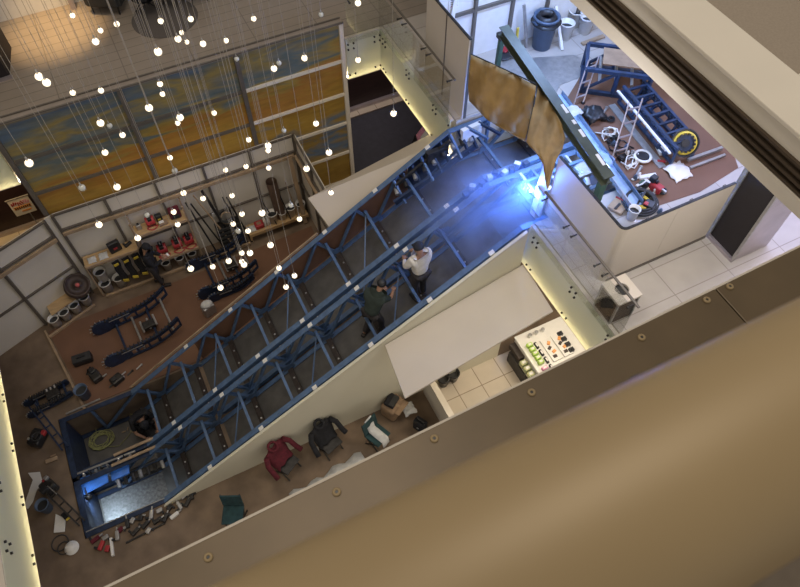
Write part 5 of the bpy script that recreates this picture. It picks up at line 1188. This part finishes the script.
for k in range(3):
    pts = []; q = az(608+12*k, 134+14*k, Z1+.03)
    for i in range(16): pts.append(q+V((.22*math.sin(i*.8+k), .16*math.cos(i*1.1+2*k), .02+.03*math.sin(i*2))))
    tag(MB().tube(pts, .014, 6).build('loose_cable', 'white' if k != 1 else 'black', smooth=True), '%s tangled cable %s' % (('white', 'black', 'pale')[k], ('nearest the black sack', 'beside the taller ladder', 'beside the pulley ring')[k]), 'cable')

# channel with cool lamp light put into its blue plate colour, machinery at the truss head
a, c_ = az(556, 96, Z1+.1), az(636, 206, Z1+.1)
t = thing('landing_channel', 'long steel channel coloured blue white for lamp light, beyond the green beam', 'steel channel', (a+c_)/2)
MB().bar(a, c_, .26, .02).build('base_plate', 'bluecloth', t); d = (c_-a).normalized(); sv = d.cross(V((0, 0, 1)))
for s in (-1, 1): MB().bar(a+sv*.13*s+V((0, 0, .05)), c_+sv*.13*s+V((0, 0, .05)), .02, .12).build('flange', 'steel' if s > 0 else 'bluebin', t)
MB().bar(a+V((0, 0, .05))+sv*.05, c_.lerp(a, .3)+V((0, 0, .05))+sv*.05, .05, .05).build('tube_lamp', 'tube_light', t)
crumple(a.lerp(c_, .22)+V((.05, .05, .12)), .16, 'whitecloth', 'rag', 'pale rag on the upper end of the steel channel', 'rag', 41)
crumple(a.lerp(c_, .62)+V((0, 0, .04)), .2, 'bluecloth', 'crumpled_sheet', 'crumpled blue sheet on the steel channel', 'sheet', 42)
t = thing('truss_head_machine', 'blue lit frames and gear at the top landing of the trusses', 'machine', (6.9, 7.2, 4.6))
for k in range(6):
    x = 6.25+.27*k
    MB().bar((x, 6.35, 5.05), (x+.05, 7.4, 5.02), .05, .05).build('cross_bar', 'bluesteel' if k % 2 else 'steel', t)
for y in (6.4, 6.75, 7.1): MB().bar((6.2, y, 5.10), (7.8, y, 5.10), .06, .05).build('long_bar', 'steel' if y == 6.75 else 'bluesteel', t)
MB().box((7.1, 6.6, 4.9), (.5, .3, .3), .2).build('motor', 'bluebin', t, bevel=.03); MB().box((7.5, 6.95, 4.95), (.3, .3, .3), .4).build('gear_case', 'steel', t, bevel=.03); MB().box((6.6, 6.55, 5.0), (.25, .16, .12), .6).build('control_box', 'white', t, bevel=.01)
for k in range(5): MB().cyl((6.4+.28*k, 6.45, 5.15), (6.45+.28*k, 6.6, 5.2), .05, n=12).build('roller', 'steel' if k % 2 else 'darksteel', t)
for k in range(4): MB().bar((6.0+.3*k, 9.05, 5.0), (6.2+.3*k, 8.5, 5.05), .05, .06).build('bracket', 'navy' if k % 2 else 'bluesteel', t)
MB().box((6.1, 9.0, 4.85), (.5, .1, .35), .1).build('white_plate', 'white', t); MB().box((5.3, 9.0, 4.55), (.5, .12, .3), .0).build('machine_plate', 'darksteel', t)
# jagged bits along the cut central chord, clamps
for k in range(9):
    x = 5.2+.17*k; q = V((x, 7.6+.05*math.sin(k*2), topz(x)+.04)); m = 'steel' if k % 2 else 'navy'
    MB().box(q, (.10, .12, .10), k).build('cut_chord_clamp', m, t)
# bright sheet at the weld, arc
t = thing('steel_end_sheet', 'upright white lit sheet at the open end of the beige hoarding', 'steel sheet', (6.1, 6.5, Z1))
MB().prism([(6.14, 6.37, 4.7), (6.12, 6.66, 4.7), (6.12, 6.62, 6.2), (6.14, 6.37, 6.25)], (.02, 0, 0)).build('sheet', 'white', t)
for z in (4.9, 5.5, 6.1): MB().bar((6.11, 6.38, z), (6.10, 6.62, z+.02), .03, .04).build('stiffener', 'steel', t)
MB().ball((6.07, 6.72, 5.30), .022, 10, 8).build('welding_arc', 'weld', t, True); MB().bar((6.06, 6.75, 5.28), (6.11, 6.6, 5.2), .02).build('electrode', 'darksteel', t)

# green gantry beam and stand
BA, BB = az(503, 30, 6.75), az(608, 181, 6.45)
t = thing('gantry_beam', 'long dark olive steel I beam on a green stand above the truss head', 'steel beam', (BA+BB)/2)
d = (BB-BA).normalized(); up = V((0, 0, 1)); up = (up-d*up.dot(d)).normalized(); sd = d.cross(up)
MB().bar(BA+up*.09, BB+up*.09, .20, .02, up=up).build('top_flange', 'olive', t); MB().bar(BA-up*.09, BB-up*.09, .20, .02, up=up).build('bottom_flange', 'olive', t); MB().bar(BA, BB, .02, .18, up=up).build('web', 'olive', t)
for u, L_ in ((.56, .22), (.66, .10), (.72, .18), (.87, .26)):
    q = BA.lerp(BB, u); MB().bar(q-sd*.105-up*.0, q-sd*.105+d*L_, .006, .07, up=up).build('pale_mark', 'paper', t); MB().bar(q+up*.102-sd*.05, q+up*.102+d*L_-sd*.05, .06, .004, up=up).build('pale_mark', 'paper', t)
g0 = BB-d*.1-up*.1; f0 = V((g0.x-.02, g0.y-.02, Z1+.02))
MB().bar(g0, f0, .12, .12).build('stand_post', 'green', t); 
for s in (-1, 1):
    MB().bar(f0+V((0, 0, .4)), f0+V((.34*s, -.02, .0)), .05, .05).build('stand_brace', 'green', t); MB().bar(f0+V((.12*s, -.3, .03)), f0+V((.12*s, .3, .03)), .08, .06).build('stand_foot', 'green', t)
MB().box(f0+V((.05, -.25, .12)), (.3, .14, .2), .5).build('winch_box', 'green', t, bevel=.02)
MB().box(BA-up*.14, (.16, .16, .1)).build('end_plate', 'darksteel', t); f1 = V((BA.x+.02, BA.y+.05, Z1+.01)); MB().bar(BA-up*.1, f1, .09, .09).build('rear_post', 'green', t)

# welding blanket hung between hoarding panel and beam
t = thing('welding_blanket', 'brown canvas welding blanket hung beside the green beam over the weld', 'blanket', az(520, 110, 6.4))
rows = [[(471, 54), (490, 63), (512, 73), (536, 86)], [(469, 70), (488, 82), (512, 92), (534, 104)], [(468, 86), (486, 99), (509, 111), (530, 120)], [(469, 100), (485, 116), (506, 128), (527, 139)], [(472, 103), (487, 119), (505, 130), (525, 141)]]
def grid_from(rows, zs, n=10, rip=.05, sd_=1):
    random.seed(sd_); gr = []; m_ = len(rows)
    for j in range(m_*3-2):
        u = j/3; j0 = min(int(u), m_-2); fr = u-j0; rw = []
        for i in range(n):
            v = i/(n-1)*(len(rows[0])-1); i0 = min(int(v), len(rows[0])-2); g_ = v-i0
            a = V(rows[j0][i0]).lerp(V(rows[j0][i0+1]), g_); c = V(rows[j0+1][i0]).lerp(V(rows[j0+1][i0+1]), g_); q = a.lerp(c, fr)
            z = lerp(zs[j0], zs[j0+1], fr)+rip*math.sin(i*1.1+j*.6)*.6+random.uniform(-rip, rip)*.5
            rw.append(az(q[0], q[1], z))
        gr.append(rw)
    return gr
def v3(rows): return [[V((x, y, 0)) for x, y in r] for r in rows]
MB().sheet(grid_from(v3(rows), [6.75, 6.55, 6.3, 6.0, 5.95], 20, .06, 4), .02).build('left_flap', 'khaki', t, True)
rows = [[(536, 84), (545, 96), (553, 108), (562, 124)], [(534, 104), (543, 112), (553, 122), (565, 138)], [(530, 122), (540, 130), (552, 142), (563, 148)], [(526, 141), (537, 148), (548, 158), (557, 158)], [(543, 160), (545, 168), (548, 175), (551, 176)], [(545, 178), (546, 183), (547, 188), (549, 188)]]
MB().sheet(grid_from(v3(rows), [6.62, 6.55, 6.55, 6.6, 6.65, 6.65], 16, .06, 6), .02).build('right_flap', 'khaki', t, True)
MB().tube([az(x, y, z) for x, y, z in ((537, 86, 6.68), (534, 104, 6.6), (530, 122, 6.42), (526, 140, 6.2))], .014, 6).build('seam', 'black', t, True)
MB().tube([az(471, 54, 6.8), az(504, 69, 6.78), az(536, 84, 6.72)], .012, 6).build('hanging_wire', 'black', t)

# litter bin outside the hoarding
BH = .66; p = az(622, 289, Z1+BH); c = V((p.x, p.y, Z1)); q = Matrix.Rotation(.08, 3, 'Z')
t = thing('litter_bin', 'square litter bin with round opening and wood slat sides behind the glass rail', 'litter bin', c)
b = MB()
for s in (-1, 1):
    for k in range(7): b.box(c+V((s*.215, 0, .08+.085*k)), (.02, .40, .07)); b.box(c+V((0, s*.215, .08+.085*k)), (.40, .02, .07))
b.build('slat_panel', 'rust', t)
for sx in (-1, 1):
    for sy in (-1, 1): MB().box(c+V((sx*.215, sy*.215, .31)), (.035, .035, .62)).build('corner_post', 'steel', t)
MB().box(c+V((0, 0, .29)), (.39, .39, .54)).build('inner_box', 'rubber', t); b = MB()
n = 24; o1 = []; 
for k in range(n):
    a = 2*PI*k/n; r_ = .24/max(abs(math.cos(a)), abs(math.sin(a))); o1.append((math.cos(a)*r_, math.sin(a)*r_))
A = [b.bm.verts.new(c+V((x, y, BH))) for x, y in o1]; Bv = [b.bm.verts.new(c+V((math.cos(2*PI*k/n)*.12, math.sin(2*PI*k/n)*.12, BH))) for k in range(n)]
D = [b.bm.verts.new(c+V((x, y, BH-.05))) for x, y in o1]; E_ = [b.bm.verts.new(c+V((math.cos(2*PI*k/n)*.12, math.sin(2*PI*k/n)*.12, BH-.05))) for k in range(n)]
for k in range(n):
    l = (k+1) % n; b.bm.faces.new((A[k], A[l], Bv[l], Bv[k])); b.bm.faces.new((D[k], E_[k], E_[l], D[l])); b.bm.faces.new((A[k], D[k], D[l], A[l])); b.bm.faces.new((Bv[k], Bv[l], E_[l], E_[k]))
b.build('top_plate', 'hoard2', t)
# lift pillar beyond
struct(MB().span(8.6, 8.64, 3.87, 4.48, Z1, 9.3).build('door_1', 'darkpanel'))
struct(MB().span(8.58, 9.4, 3.84, 3.87, Z1, 9.3).build('wall_lift', 'lilac'))
struct(MB().span(8.56, 8.66, 4.48, 4.56, Z1, 9.3).span(8.56, 8.60, 3.83, 3.88, Z1, 9.3).build('trim_40', 'steel'))
struct(MB().span(8.64, 9.4, 3.87, 4.5, Z1, 9.3).build('wall_lift_core', 'darkpanel'))
struct(MB().span(8.54, 8.60, 3.84, 4.56, Z1, Z1+.07).build('baseboard_lift', 'lilac'))

# welding smoke drifting over the truss heads
b = MB().ball((0, 0, 0), 1, 20, 14); sm = b.build('welding_smoke', 'smoke'); sm.location = (5.2, 7.0, 4.95); sm.scale = (1.75, 1.35, 1.15); sm.data.materials[0] = M['smoke']
tag(sm, 'blue lit welding smoke drifting over the head of the near truss', 'smoke', kind='stuff')
